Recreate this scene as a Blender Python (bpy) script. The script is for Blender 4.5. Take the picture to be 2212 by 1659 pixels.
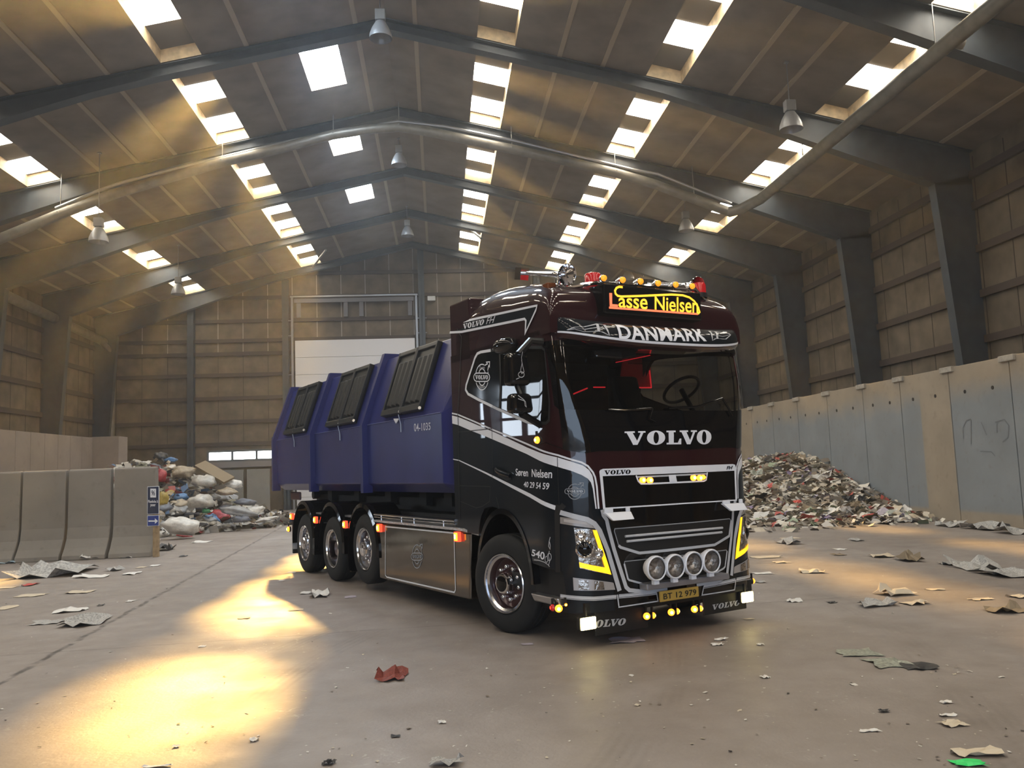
import bpy, bmesh, math, random
import numpy as np
from mathutils import Vector, Matrix
from mathutils.geometry import tessellate_polygon

# ------------------------------------------------------------------ scene, camera, light
SC = bpy.context.scene
for o in list(bpy.data.objects):
    bpy.data.objects.remove(o)
COL = SC.collection
RND = random.Random(7)

IMW, IMH, FPX, EYE = 2212, 1659, 1797.0, 1.7
YAW, PITCH, ROLL = (math.radians(a) for a in (5.149, 5.647, -2.157))
_f = np.array([math.sin(YAW)*math.cos(PITCH), math.cos(YAW)*math.cos(PITCH), math.sin(PITCH)])
_r = np.array([math.cos(YAW), -math.sin(YAW), 0.0])
_u = np.cross(_r, _f)
_c, _s = math.cos(ROLL), math.sin(ROLL)
CAM_R = np.array([_c*_r + _s*_u, -_s*_r + _c*_u, _f])
CAM_C = np.array([0.0, 0.0, EYE])
cam = bpy.data.objects.new('camera', bpy.data.cameras.new('camera'))
COL.objects.link(cam)
m = Matrix.Identity(4)
for i in range(3):
    m[i][0], m[i][1], m[i][2], m[i][3] = CAM_R[0][i], CAM_R[1][i], -CAM_R[2][i], CAM_C[i]
cam.matrix_world = m
cam.data.sensor_width = 36.0
cam.data.lens = 36.0*FPX/IMW
cam.data.clip_start, cam.data.clip_end = 0.05, 300
SC.camera = cam

world = bpy.data.worlds.new('world'); SC.world = world
world.use_nodes = True
bg = world.node_tree.nodes['Background']
bg.inputs[0].default_value = (0.62, 0.78, 1.0, 1); bg.inputs[1].default_value = 5.0

SUN_DIR = Vector((0.319, -1.79, -1.0)).normalized()       # low sun from behind the far gable, slightly left
sun = bpy.data.objects.new('sun', bpy.data.lights.new('sun', 'SUN'))
sun.data.energy = 48.0; sun.data.angle = math.radians(3.0); sun.data.color = (1.0, 0.86, 0.62)
sun.rotation_euler = SUN_DIR.to_track_quat('-Z', 'Y').to_euler()
sun.location = (-8, 45, 28); COL.objects.link(sun)

SC.view_settings.view_transform = 'Standard'
SC.view_settings.look = 'None'
SC.view_settings.exposure = 0.0
SC.view_settings.gamma = 1.0
SC.view_settings.use_curve_mapping = False
cy = SC.cycles
cy.use_denoising = True
cy.use_adaptive_sampling = True; cy.adaptive_threshold = 0.02
cy.max_bounces = 8; cy.diffuse_bounces = 4; cy.glossy_bounces = 4; cy.transmission_bounces = 6
cy.transparent_max_bounces = 12; cy.volume_bounces = 0
cy.caustics_reflective = False; cy.caustics_refractive = False
cy.sample_clamp_indirect = 6.0

# ------------------------------------------------------------------ measuring: photograph point -> point on a surface of the place
def proj(P):
    v = (np.asarray(P, float) - CAM_C) @ CAM_R.T
    return np.stack([IMW/2 + FPX*v[..., 0]/v[..., 2], IMH/2 - FPX*v[..., 1]/v[..., 2]], -1)
def ray(x, y):
    return CAM_R.T @ np.array([(x-IMW/2)/FPX, -(y-IMH/2)/FPX, 1.0])
def on_plane(x, y, n, d):
    r = ray(x, y); n = np.asarray(n, float)
    return CAM_C + r*((d - n@CAM_C)/(n@r))
def gnd(x, y, z=0.0): return on_plane(x, y, (0, 0, 1), z)
def on_x(x, y, X): return on_plane(x, y, (1, 0, 0), X)
def on_y(x, y, Y): return on_plane(x, y, (0, 1, 0), Y)

# truck frame: x from its right flank to its left, y from the front axle backwards, z up
TY = math.radians(25.66)
T_B = np.array([-math.sin(TY), math.cos(TY), 0.0]); T_F = np.array([math.cos(TY), math.sin(TY), 0.0])
T_O = 7.58*T_B + 4.3275*T_F
def t2w(p):
    p = np.asarray(p, float)
    return p[..., 0:1]*T_F + p[..., 1:2]*T_B + p[..., 2:3]*np.array([0, 0, 1.0]) + T_O
def w2t(Q):
    Q = np.asarray(Q, float) - T_O
    return np.array([Q@T_F, Q@T_B, Q[2]])
def t_x(px, py, X=0.0): return w2t(on_plane(px, py, T_F, X + T_O@T_F))
def t_y(px, py, Y): return w2t(on_plane(px, py, T_B, Y + T_O@T_B))
def t_z(px, py, Z): return w2t(gnd(px, py, Z))

# ------------------------------------------------------------------ materials
MATS = {}
def mat(name, col=(0.5, 0.5, 0.5), rough=0.6, metal=0.0, coat=0.0, emit=None, estr=0.0, noise=0.0, nscale=8.0, bump=0.0, bscale=40.0, spec=0.5, coords='Object', dark=None):
    if name in MATS: return MATS[name]
    M = bpy.data.materials.new(name); M.use_nodes = True
    nt = M.node_tree; b = nt.nodes['Principled BSDF']
    b.inputs['Base Color'].default_value = (*col, 1); b.inputs['Roughness'].default_value = rough
    b.inputs['Metallic'].default_value = metal; b.inputs['Coat Weight'].default_value = coat
    b.inputs['Coat Roughness'].default_value = 0.015; b.inputs['Specular IOR Level'].default_value = spec
    if emit:
        b.inputs['Emission Color'].default_value = (*emit, 1); b.inputs['Emission Strength'].default_value = estr
    if noise or bump:
        tc = nt.nodes.new('ShaderNodeTexCoord')
    if noise:
        n = nt.nodes.new('ShaderNodeTexNoise'); n.inputs['Scale'].default_value = nscale; n.inputs['Detail'].default_value = 6
        nt.links.new(tc.outputs[coords], n.inputs['Vector'])
        r = nt.nodes.new('ShaderNodeMapRange'); r.inputs[1].default_value = 0.3; r.inputs[2].default_value = 0.7
        nt.links.new(n.outputs['Fac'], r.inputs[0])
        mx = nt.nodes.new('ShaderNodeMix'); mx.data_type = 'RGBA'
        d = dark or tuple(c*(1-noise) for c in col)
        mx.inputs[6].default_value = (*d, 1); mx.inputs[7].default_value = (*[min(1, c*(1+noise*0.6)) for c in col], 1)
        nt.links.new(r.outputs[0], mx.inputs[0]); nt.links.new(mx.outputs[2], b.inputs['Base Color'])
    if bump:
        n2 = nt.nodes.new('ShaderNodeTexNoise'); n2.inputs['Scale'].default_value = bscale; n2.inputs['Detail'].default_value = 5
        nt.links.new(tc.outputs[coords], n2.inputs['Vector'])
        bp = nt.nodes.new('ShaderNodeBump'); bp.inputs['Strength'].default_value = bump; bp.inputs['Distance'].default_value = 0.02
        nt.links.new(n2.outputs['Fac'], bp.inputs['Height']); nt.links.new(bp.outputs[0], b.inputs['Normal'])
    MATS[name] = M
    return M
def glass(name, tint=(0.3, 0.3, 0.3), rough=0.02):
    if name in MATS: return MATS[name]
    M = bpy.data.materials.new(name); M.use_nodes = True; nt = M.node_tree
    nt.nodes.remove(nt.nodes['Principled BSDF']); out = nt.nodes['Material Output']
    tr = nt.nodes.new('ShaderNodeBsdfTransparent'); tr.inputs[0].default_value = (*tint, 1)
    gl = nt.nodes.new('ShaderNodeBsdfGlossy'); gl.inputs['Roughness'].default_value = rough
    fr = nt.nodes.new('ShaderNodeFresnel'); fr.inputs[0].default_value = 1.5
    mx = nt.nodes.new('ShaderNodeMixShader')
    nt.links.new(fr.outputs[0], mx.inputs[0]); nt.links.new(tr.outputs[0], mx.inputs[1]); nt.links.new(gl.outputs[0], mx.inputs[2])
    nt.links.new(mx.outputs[0], out.inputs[0])
    MATS[name] = M
    return M
def node(nt, typ, **kw):
    n = nt.nodes.new(typ)
    for k, v in kw.items():
        if k.startswith('i'): n.inputs[int(k[1:])].default_value = v
        else: setattr(n, k, v)
    return n

# ------------------------------------------------------------------ mesh building
class MB:
    def __init__(s): s.v = []; s.f = []; s.mi = []; s.sm = []
    def add(s, vs, fs, mi=0, smooth=False):
        o = len(s.v); s.v += [tuple(map(float, p)) for p in vs]
        for f in fs:
            s.f.append([o+i for i in f]); s.mi.append(mi); s.sm.append(smooth)
        return s
    def box(s, x0, x1, y0, y1, z0, z1, mi=0):
        vs = [(x, y, z) for x in (x0, x1) for y in (y0, y1) for z in (z0, z1)]
        return s.add(vs, [(0, 1, 3, 2), (4, 6, 7, 5), (0, 4, 5, 1), (2, 3, 7, 6), (0, 2, 6, 4), (1, 5, 7, 3)], mi)
    def hexa(s, a, b, mi=0):          # two quads (4 points each)
        vs = list(a)+list(b)
        return s.add(vs, [(3, 2, 1, 0), (4, 5, 6, 7), (0, 1, 5, 4), (1, 2, 6, 5), (2, 3, 7, 6), (3, 0, 4, 7)], mi)
    def prism(s, poly, axis, a, b, mi=0, smooth=False):     # 2-D polygon extruded along an axis
        def P(u, v, t): return {'x': (t, u, v), 'y': (u, t, v), 'z': (u, v, t)}[axis]
        n = len(poly); vs = [P(u, v, a) for u, v in poly]+[P(u, v, b) for u, v in poly]
        s.add(vs, [tuple(range(n-1, -1, -1)), tuple(range(n, 2*n))], mi)
        s.add(vs, [(i, (i+1) % n, n+(i+1) % n, n+i) for i in range(n)], mi, smooth)
        return s
    def quad(s, a, b, c, d, mi=0): return s.add([a, b, c, d], [(0, 1, 2, 3)], mi)
    def lathe(s, prof, c=(0, 0, 0), ax=(0, 0, 1), n=24, mi=0, caps=False, smooth=True, a0=0.0, a1=2*math.pi):
        ax = Vector(ax).normalized(); q = ax.to_track_quat('Z', 'Y').to_matrix(); c = Vector(c)
        full = abs(a1-a0-2*math.pi) < 1e-6; m_ = n if full else n+1
        vs = []
        for k in range(m_):
            a = a0+(a1-a0)*k/n
            for r, h in prof: vs.append(c + q @ Vector((r*math.cos(a), r*math.sin(a), h)))
        L = len(prof); fs = []
        for k in range(n):
            k2 = (k+1) % m_
            for i in range(L-1): fs.append((k*L+i, k2*L+i, k2*L+i+1, k*L+i+1))
        s.add(vs, fs, mi, smooth)
        if caps:
            for i in (0, L-1):
                if prof[i][0] > 1e-5: s.add([vs[k*L+i] for k in range(m_)], [tuple(range(m_))], mi)
        return s
    def tube(s, pts, r, n=8, mi=0, closed=False, caps=True, rs=None):
        pts = [Vector(p) for p in pts]; N = len(pts); vs = []; up = None
        for i, p in enumerate(pts):
            a = pts[(i-1) % N] if (closed or i > 0) else p; b = pts[(i+1) % N] if (closed or i < N-1) else p
            t = (b-a).normalized() if (b-a).length > 1e-9 else Vector((0, 0, 1))
            if up is None:
                up = t.orthogonal().normalized()
            else:
                up = (up - t*up.dot(t)); up = up.normalized() if up.length > 1e-6 else t.orthogonal().normalized()
            w = t.cross(up); rr = rs[i] if rs else r
            for k in range(n):
                a_ = 2*math.pi*k/n; vs.append(p + up*(rr*math.cos(a_)) + w*(rr*math.sin(a_)))
        fs = []
        for i in range(N if closed else N-1):
            j = (i+1) % N
            for k in range(n): fs.append((i*n+k, i*n+(k+1) % n, j*n+(k+1) % n, j*n+k))
        s.add(vs, fs, mi, True)
        if caps and not closed:
            s.add(vs[:n], [tuple(range(n-1, -1, -1))], mi); s.add(vs[-n:], [tuple(range(n))], mi)
        return s
    def ball(s, c, r, n=12, m_=8, mi=0, sc=(1, 1, 1)):
        vs = []; fs = []
        for i in range(m_+1):
            t = math.pi*i/m_
            for k in range(n):
                a = 2*math.pi*k/n
                vs.append((c[0]+sc[0]*r*math.sin(t)*math.cos(a), c[1]+sc[1]*r*math.sin(t)*math.sin(a), c[2]+sc[2]*r*math.cos(t)))
        for i in range(m_):
            for k in range(n): fs.append((i*n+k, (i+1)*n+k, (i+1)*n+(k+1) % n, i*n+(k+1) % n))
        return s.add(vs, fs, mi, True)
    def build(s, name, mats, parent=None, bevel=0.0, seg=2):
        me = bpy.data.meshes.new(name); me.from_pydata(s.v, [], s.f)
        for m_ in (mats if isinstance(mats, (list, tuple)) else [mats]): me.materials.append(m_)
        me.polygons.foreach_set('material_index', s.mi); me.polygons.foreach_set('use_smooth', s.sm)
        me.validate(); me.update()
        bm = bmesh.new(); bm.from_mesh(me); bmesh.ops.remove_doubles(bm, verts=bm.verts, dist=1e-5)
        bmesh.ops.recalc_face_normals(bm, faces=bm.faces); bm.to_mesh(me); bm.free()
        if any(s.sm): me.set_sharp_from_angle(angle=math.radians(38))
        o = bpy.data.objects.new(name, me); COL.objects.link(o)
        if parent: o.parent = parent
        if bevel:
            md = o.modifiers.new('bevel', 'BEVEL'); md.width = bevel; md.segments = seg; md.limit_method = 'ANGLE'; md.angle_limit = math.radians(40)
        return o
def tag(o, label=None, cat=None, group=None, kind=None):
    if label: o['label'] = label
    if cat: o['category'] = cat
    if group: o['group'] = group
    if kind: o['kind'] = kind
    return o
def empty(name, loc, rz=0.0, label=None, cat=None, group=None):
    o = bpy.data.objects.new(name, None); o.empty_display_size = 0.2; COL.objects.link(o)
    o.location = loc; o.rotation_euler = (0, 0, rz)
    return tag(o, label, cat, group)
def copy_tree(o, parent=None, loc=None, rz=None):
    c = o.copy(); COL.objects.link(c); c.parent = parent
    if loc is not None: c.location = loc
    if rz is not None: c.rotation_euler = (0, 0, rz)
    for ch in [x for x in bpy.data.objects if x.parent == o]: copy_tree(ch, c)
    return c
def struct(o, label=None): return tag(o, label, None, None, 'structure')
# ------------------------------------------------------------------ the hall
XR, ZR, SL = -1.05, 13.15, 0.23            # ridge line and roof slope (underside)
WR, WL = 14.35, -16.45                     # clad side walls
YG, YN = 41.9, -14.0                       # far gable, near end
RWX, LWX = 12.1, -14.2                     # faces of the concrete push walls
def zroof(x): return ZR - SL*abs(x-XR)
FR = [15.15+5.22*k for k in range(-5, 6)]  # portal frames
MOD0, MOD = 18.03, 2.075                   # skylight sheets: start, spacing
ROWS_R = [(1.26, 2.23), (5.60, 6.52), (10.05, 10.95)]
ROWS_L = [(-12.10, -11.15), (-6.55, -5.57)]
L0 = (-3.35, -2.35)
L0_RANGES = [(15.6, 17.9), (20.75, 23.3), (25.95, 28.3), (31.3, 33.5)]

# floor
def floor_mat():
    M = bpy.data.materials.new('floor_concrete'); M.use_nodes = True; nt = M.node_tree; b = nt.nodes['Principled BSDF']
    lk = nt.links.new
    geo = node(nt, 'ShaderNodeNewGeometry')
    def noise(sc, det=6, dist=0.0, vec=None, rough=0.6):
        n = node(nt, 'ShaderNodeTexNoise'); n.inputs['Scale'].default_value = sc; n.inputs['Detail'].default_value = det
        n.inputs['Distortion'].default_value = dist; n.inputs['Roughness'].default_value = rough
        lk(vec or geo.outputs['Position'], n.inputs['Vector']); return n.outputs['Fac']
    def rng(x, a, b_, c=0.0, d=1.0):
        r = node(nt, 'ShaderNodeMapRange'); r.inputs[1].default_value = a; r.inputs[2].default_value = b_
        r.inputs[3].default_value = c; r.inputs[4].default_value = d; lk(x, r.inputs[0]); return r.outputs[0]
    def mix(f, a, b_):
        mx = node(nt, 'ShaderNodeMix', data_type='RGBA'); 
        if isinstance(f, float): mx.inputs[0].default_value = f
        else: lk(f, mx.inputs[0])
        for i, c in ((6, a), (7, b_)):
            if isinstance(c, tuple): mx.inputs[i].default_value = (*c, 1)
            else: lk(c, mx.inputs[i])
        return mx.outputs[2]
    def mth(op, a, b_=None):
        n = node(nt, 'ShaderNodeMath', operation=op)
        for i, c in ((0, a), (1, b_)):
            if c is None: continue
            if isinstance(c, (int, float)): n.inputs[i].default_value = c
            else: lk(c, n.inputs[i])
        return n.outputs[0]
    col = mix(rng(noise(0.35), 0.3, 0.7), (0.225, 0.192, 0.170), (0.315, 0.280, 0.258))
    col = mix(rng(noise(3.0, 8), 0.35, 0.75, 0, 0.45), col, (0.16, 0.13, 0.105))
    # pale scuffs and trodden-in paper
    sc = mth('MULTIPLY', rng(noise(1.3, 3), 0.58, 0.70), rng(noise(14, 6, 1.5), 0.56, 0.66))
    col = mix(mth('MULTIPLY', sc, 0.55), col, (0.50, 0.47, 0.43))
    # tiny specks
    v = node(nt, 'ShaderNodeTexVoronoi'); v.inputs['Scale'].default_value = 9.0; lk(geo.outputs['Position'], v.inputs['Vector'])
    spk = mth('MULTIPLY', rng(v.outputs['Distance'], 0.05, 0.10, 1, 0), rng(noise(0.9, 2), 0.5, 0.6))
    col = mix(mth('MULTIPLY', spk, 0.7), col, (0.62, 0.60, 0.55))
    sep = node(nt, 'ShaderNodeSeparateXYZ'); lk(geo.outputs['Position'], sep.inputs[0])
    # curved tyre tracks: arcs about a far centre
    def arc(cx, cy_, rad, w, amt):
        dx = mth('SUBTRACT', sep.outputs[0], cx); dy = mth('SUBTRACT', sep.outputs[1], cy_)
        d = mth('SQRT', mth('ADD', mth('MULTIPLY', dx, dx), mth('MULTIPLY', dy, dy)))
        e = mth('ABSOLUTE', mth('SUBTRACT', d, rad))
        t = rng(e, w*0.75, w, 1, 0)
        wv = node(nt, 'ShaderNodeMath', operation='SINE'); lk(mth('MULTIPLY', d, 90.0), wv.inputs[0])
        t = mth('MULTIPLY', t, mth('MULTIPLY', rng(wv.outputs[0], -1, 1, 0.35, 1.0), rng(noise(1.1, 4), 0.40, 0.62)))
        return mth('MULTIPLY', t, amt)
    for (cx, cy_, rad, w, amt) in ((7.5, 5.6, 9.0, 0.16, 0.30), (7.5, 5.6, 9.55, 0.13, 0.22), (-14, 12, 16.6, 0.2, 0.25), (-14, 12, 18.7, 0.2, 0.25), (9, -6, 12.0, 0.2, 0.22)):
        col = mix(arc(cx, cy_, rad, w, amt), col, (0.075, 0.062, 0.052))
    # slab joints
    def joint(a, b_, wid, amt):
        (x0, y0), (x1, y1) = a, b_; L = math.hypot(x1-x0, y1-y0); nx, ny = -(y1-y0)/L, (x1-x0)/L
        d = mth('ADD', mth('MULTIPLY', sep.outputs[0], nx), mth('MULTIPLY', sep.outputs[1], ny))
        d = mth('ADD', d, mth('MULTIPLY', mth('SUBTRACT', noise(2.2, 6), 0.5), 0.16))
        e = mth('ABSOLUTE', mth('SUBTRACT', d, nx*x0+ny*y0))
        return mth('MULTIPLY', rng(e, wid*0.4, wid, 1, 0), mth('MULTIPLY', rng(noise(5, 4), 0.35, 0.6), amt))
    pa, pb = gnd(10, 1470), gnd(610, 1138)
    col = mix(joint(pa[:2], pb[:2], 0.045, 0.9), col, (0.035, 0.03, 0.026))
    pa, pb = gnd(60, 1413), gnd(650, 1372)
    col = mix(joint(pa[:2], pb[:2], 0.022, 0.6), col, (0.06, 0.05, 0.042))
    lk(col, b.inputs['Base Color'])
    lk(rng(noise(2.0, 5), 0.3, 0.7, 0.42, 0.62), b.inputs['Roughness'])
    b.inputs['Specular IOR Level'].default_value = 0.45
    bp = node(nt, 'ShaderNodeBump'); bp.inputs['Strength'].default_value = 0.25; bp.inputs['Distance'].default_value = 0.01
    lk(noise(30, 5), bp.inputs['Height']); lk(bp.outputs[0], b.inputs['Normal'])
    return M
fl = MB(); fl.box(WL-0.2, WR+0.2, YN-12, YG+0.2, -0.3, 0.0)
struct(fl.build('floor', floor_mat()))

M_ceil = mat('ceiling_board', (0.20, 0.165, 0.135), 0.8, noise=0.25, nscale=1.2)
M_batten = mat('ceiling_batten', (0.34, 0.275, 0.20), 0.7)
M_liner = mat('slot_liner', (0.62, 0.50, 0.32), 0.6, noise=0.3, nscale=6)
M_back = mat('roof_sheet', (0.13, 0.115, 0.095), 0.8)
M_steel = mat('frame_steel', (0.050, 0.062, 0.075), 0.5, noise=0.2, nscale=3)
M_board = mat('wall_board', (0.155, 0.125, 0.090), 0.85, noise=0.35, nscale=1.6)
M_girt = mat('wall_girt', (0.070, 0.052, 0.043), 0.75)
M_joint = mat('board_joint', (0.055, 0.044, 0.034), 0.9)
M_jlite = mat('board_joint_pale', (0.42, 0.38, 0.33), 0.8)

# skylight sheet: yellowed translucent GRP - lets tinted sun through and glows with the daylight above it
def sky_mat(name, sun_tint, glow, strength):
    M = bpy.data.materials.new(name); M.use_nodes = True; nt = M.node_tree
    nt.nodes.remove(nt.nodes['Principled BSDF'])
    tr = node(nt, 'ShaderNodeBsdfTransparent'); tr.inputs[0].default_value = (*sun_tint, 1)
    em = node(nt, 'ShaderNodeEmission'); em.inputs[0].default_value = (*glow, 1); em.inputs[1].default_value = strength
    ad = node(nt, 'ShaderNodeAddShader'); nt.links.new(tr.outputs[0], ad.inputs[0]); nt.links.new(em.outputs[0], ad.inputs[1])
    nt.links.new(ad.outputs[0], nt.nodes['Material Output'].inputs[0])
    return M
M_sky = sky_mat('skylight_grp', (0.55, 0.36, 0.12), (1.0, 0.93, 0.82), 17.0)
M_skyc = sky_mat('skylight_clear', (0.02, 0.02, 0.02), (0.70, 0.84, 1.0), 55.0)

bays = []
edges_ = [YN] + [f for f in FR if YN < f < YG] + [YG]
for a, b in zip(edges_[:-1], edges_[1:]):
    y0 = a + (0.28 if a > YN else 0.0); y1 = b - (0.16 if b < YG else 0.35)
    if y1-y0 > 0.8: bays.append((y0, y1))
sky_panels = []
ce = MB()
def RP(x, y, dz=0.0): return (x, y, zroof(x)+dz)
def slope(side):
    rows = ROWS_R if side > 0 else ROWS_L
    rows = [(a, b, 'g') for a, b in rows] + ([] if side > 0 else [(*L0, 'c')])
    rows.sort(); xs = [XR if side > 0 else WL-0.2]
    for a, b, k in rows: xs += [a, b]
    xs.append(WR+0.2 if side > 0 else XR)
    for i in range(0, len(xs), 2):
        ce.quad(RP(xs[i], YN), RP(xs[i+1], YN), RP(xs[i+1], YG), RP(xs[i], YG), 0)
    for a, b, k in rows:
        rng = bays if k == 'g' else L0_RANGES
        dz = 0.34 if k == 'g' else 0.30
        y = YN
        for y0, y1 in rng:
            ce.quad(RP(a, y), RP(b, y), RP(b, y0), RP(a, y0), 0)
            for (p, q) in (((a, y0), (a, y1)), ((b, y0), (b, y1)), ((a, y0), (b, y0)), ((a, y1), (b, y1))):
                ce.quad(RP(*p), RP(*q), RP(*q, dz), RP(*p, dz), 1)
            segs = []
            if k == 'g':
                n0 = math.floor((y0-MOD0)/MOD)-1
                for n in range(n0, n0+8):
                    s0, s1 = max(y0, MOD0+MOD*n), min(y1, MOD0+MOD*n+1.05)
                    if s1-s0 > 0.15: segs.append((s0, s1))
            else: segs = [(y0, y1)]
            c = y0
            for s0, s1 in segs:
                if s0 > c: ce.quad(RP(a, c, dz), RP(b, c, dz), RP(b, s0, dz), RP(a, s0, dz), 2)
                sky_panels.append((a, b, s0, s1, dz, k)); c = s1
            if c < y1: ce.quad(RP(a, c, dz), RP(b, c, dz), RP(b, y1, dz), RP(a, y1, dz), 2)
            y = y1
        ce.quad(RP(a, y), RP(b, y), RP(b, YG), RP(a, YG), 0)
slope(1); slope(-1)
# outer roof skin so that no daylight leaks past the board
for x0, x1 in ((XR, WR+0.4), (WL-0.4, XR)):
    pass
# battens between the ceiling boards
bt = MB()
xsR = [3.36, 4.47, 7.80, 8.90, 12.30, 13.46]; xsL = [-4.48, -7.79, -8.89, -10.0, -13.3, -14.5, -15.6]
for x in xsR + xsL + [-0.3, -1.8]:
    for y0, y1 in bays:
        s_ = 0.055
        bt.hexa([RP(x-s_, y0, -0.03), RP(x+s_, y0, -0.03), RP(x+s_, y1, -0.03), RP(x-s_, y1, -0.03)], [RP(x-s_, y0, 0.02), RP(x+s_, y0, 0.02), RP(x+s_, y1, 0.02), RP(x-s_, y1, 0.02)])
ceil_o = struct(ce.build('ceiling', [M_ceil, M_liner, M_back]))
struct(bt.build('trim_1', M_batten))
n = 0
for (a, b, s0, s1, dz, k) in sky_panels:
    n += 1
    pm = MB(); z = dz-0.012
    pm.quad(RP(a, s0, z), RP(b, s0, z), RP(b, s1, z), RP(a, s1, z))
    o = pm.build('window_%d' % n, M_skyc if k == 'c' else M_sky); struct(o)

# walls -------------------------------------------------------------
def clad_wall(name, X, sgn, win=None):
    w = MB(); zt = zroof(X)+0.05
    if win:
        (wy0, wy1, wz0, wz1) = win
        for (y0, y1, z0, z1) in ((YN, wy0, 0, zt), (wy1, YG, 0, zt), (wy0, wy1, 0, wz0), (wy0, wy1, wz1, zt)):
            w.box(min(X, X+sgn*0.2), max(X, X+sgn*0.2), y0, y1, z0, z1)
    else: w.box(min(X, X+sgn*0.2), max(X, X+sgn*0.2), YN, YG, 0, zt)
    zs = [3.2, 4.55, 5.75, 6.95, 8.1, 8.95] 
    for z in zs:
        a = X-sgn*0.10
        for y0, y1 in ([(YN, YG)] if not win or not (win[2]-0.1 < z < win[3]+0.1) else [(YN, win[0]), (win[1], YG)]):
            w.box(min(a, X), max(a, X), y0, y1, z-0.10, z+0.10, 1)
    y = YN+0.4
    while y < YG:
        a = X-sgn*0.006
        if not (win and win[0]-0.1 < y < win[1]+0.1): w.box(min(a, X), max(a, X), y-0.014, y+0.014, 0.5, zt-0.2, 2)
        y += 1.21
    return struct(w.build(name, [M_board, M_girt, M_joint]))
LWIN = (17.4, 21.4, 2.7, 4.6)
clad_wall('wall_right', WR, 1)
clad_wall('wall_left', WL, -1, LWIN)
# glazed band in the left wall (its mullions show as reflections on the cab)
wb = MB()
ny = 4
for i in range(ny+1):
    y = LWIN[0]+(LWIN[1]-LWIN[0])*i/ny; wd = 0.11 if i % 2 == 0 else 0.05
    wb.box(WL-0.12, WL-0.04, y-wd, y+wd, LWIN[2], LWIN[3])
for z in (LWIN[2], 3.35, 4.05, LWIN[3]): wb.box(WL-0.12, WL-0.04, LWIN[0], LWIN[1], z-0.05, z+0.05)
wl = struct(empty('window_%d' % (n+1), (0, 0, 0))); n += 1
wb.build('window_frame', mat('mullion', (0.10, 0.11, 0.12), 0.6), wl)
pane = MB(); pane.quad((WL-0.10, LWIN[0], LWIN[2]), (WL-0.10, LWIN[1], LWIN[2]), (WL-0.10, LWIN[1], LWIN[3]), (WL-0.10, LWIN[0], LWIN[3]))
M_pane = sky_mat('daylit_pane', (0.25, 0.27, 0.30), (0.80, 0.90, 1.0), 9.0)
pane.build('window_pane', M_pane, wl)

# far gable wall: boards, girts, columns, sectional door, strip window, low concrete panels
g = MB()
def gp(x, y): return on_y(x, y, YG)
sw = [gp(452, 975.5), gp(594, 971)]; sz0, sz1 = 2.49, 2.96; sx0, sx1 = -11.25, -6.6
dx0, dx1, dz1 = gp(639, 760)[0], gp(897, 760)[0], gp(700, 736)[2]
poly = [(WL-0.2, 0), (WR+0.2, 0), (WR+0.2, zroof(WR+0.2)+0.05), (XR, ZR+0.05), (WL-0.2, zroof(WL-0.2)+0.05)]
# gable built as strips round the strip window
def gquad(x0, x1, z0, z1): g.quad((x0, YG, z0), (x1, YG, z0), (x1, YG, z1), (x0, YG, z1), 0)
gquad(WL-0.2, sx0, 0, sz1); gquad(sx1, WR+0.2, 0, sz1); gquad(sx0, sx1, 0, sz0)
zt = zroof(WR+0.2)
g.add([(WL-0.2, YG, sz1), (WR+0.2, YG, sz1), (WR+0.2, YG, zroof(WR+0.2)+0.05), (XR, YG, ZR+0.05), (WL-0.2, YG, zroof(WL-0.2)+0.05)], [(0, 1, 2, 3, 4)], 0)
zs_g = [3.3, 4.4, 5.55, 6.7, 7.75, 8.4, 9.38, 10.55, 11.75]
for z in zs_g:
    hx = (ZR-z)/SL-0.2
    x0, x1 = max(WL, XR-hx), min(WR, XR+hx)
    g.box(x0, x1, YG-0.10, YG, z-0.09, z+0.09, 1)
x = -15.6
while x < WR:
    zt_ = zroof(x)-0.15
    g.box(x-0.016, x+0.016, YG-0.008, YG, 7.85, zt_, 3)
    g.box(x-0.010, x+0.010, YG-0.008, YG, 3.4, 7.85, 2)
    x += 1.21
struct(g.build('wall_back', [M_board, M_girt, M_joint, M_jlite]))
# gable columns
def icolumn(name, x, y, z1, w=0.30, d=0.34):
    c = MB()
    c.box(x-w/2, x+w/2, y-d/2, y-d/2+0.02, 0, z1); c.box(x-w/2, x+w/2, y+d/2-0.02, y+d/2, 0, z1); c.box(x-0.012, x+0.012, y-d/2, y+d/2, 0, z1)
    return struct(c.build(name, M_steel))
for x in (gp(416, 700)[0], gp(619, 700)[0], gp(912, 690)[0], 5.2, 9.8):
    icolumn('steel_column', x, YG-0.24, zroof(x)-0.25)
# strip window
wv = struct(empty('window_%d' % (n+1), (0, 0, 0))); n += 1
sf = MB(); k = 4
wdt = (sx1-sx0)/k
for i in range(k+1): sf.box(sx0+i*wdt-0.05, sx0+i*wdt+0.05, YG-0.06, YG+0.04, sz0, sz1)
for z in (sz0, sz1): sf.box(sx0, sx1, YG-0.08, YG+0.04, z-0.05, z+0.05)
sf.build('window_frame', mat('mullion'), wv)
for i in range(k):
    p = MB(); p.quad((sx0+i*wdt, YG+0.02, sz0), (sx0+(i+1)*wdt, YG+0.02, sz0), (sx0+(i+1)*wdt, YG+0.02, sz1), (sx0+i*wdt, YG+0.02, sz1))
    p.build('window_pane', sky_mat('daylit_strip', (0.3, 0.3, 0.3), (0.92, 0.96, 1.0), 9.0) if i == 0 else bpy.data.materials['daylit_strip'], wv)
sl = MB(); sl.box(sx0-0.1, sx1, YG-0.16, YG-0.02, sz0-0.34, sz0-0.06); sl.build('window_sill', mat('sill', (0.20, 0.19, 0.20), 0.7), wv)
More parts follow.
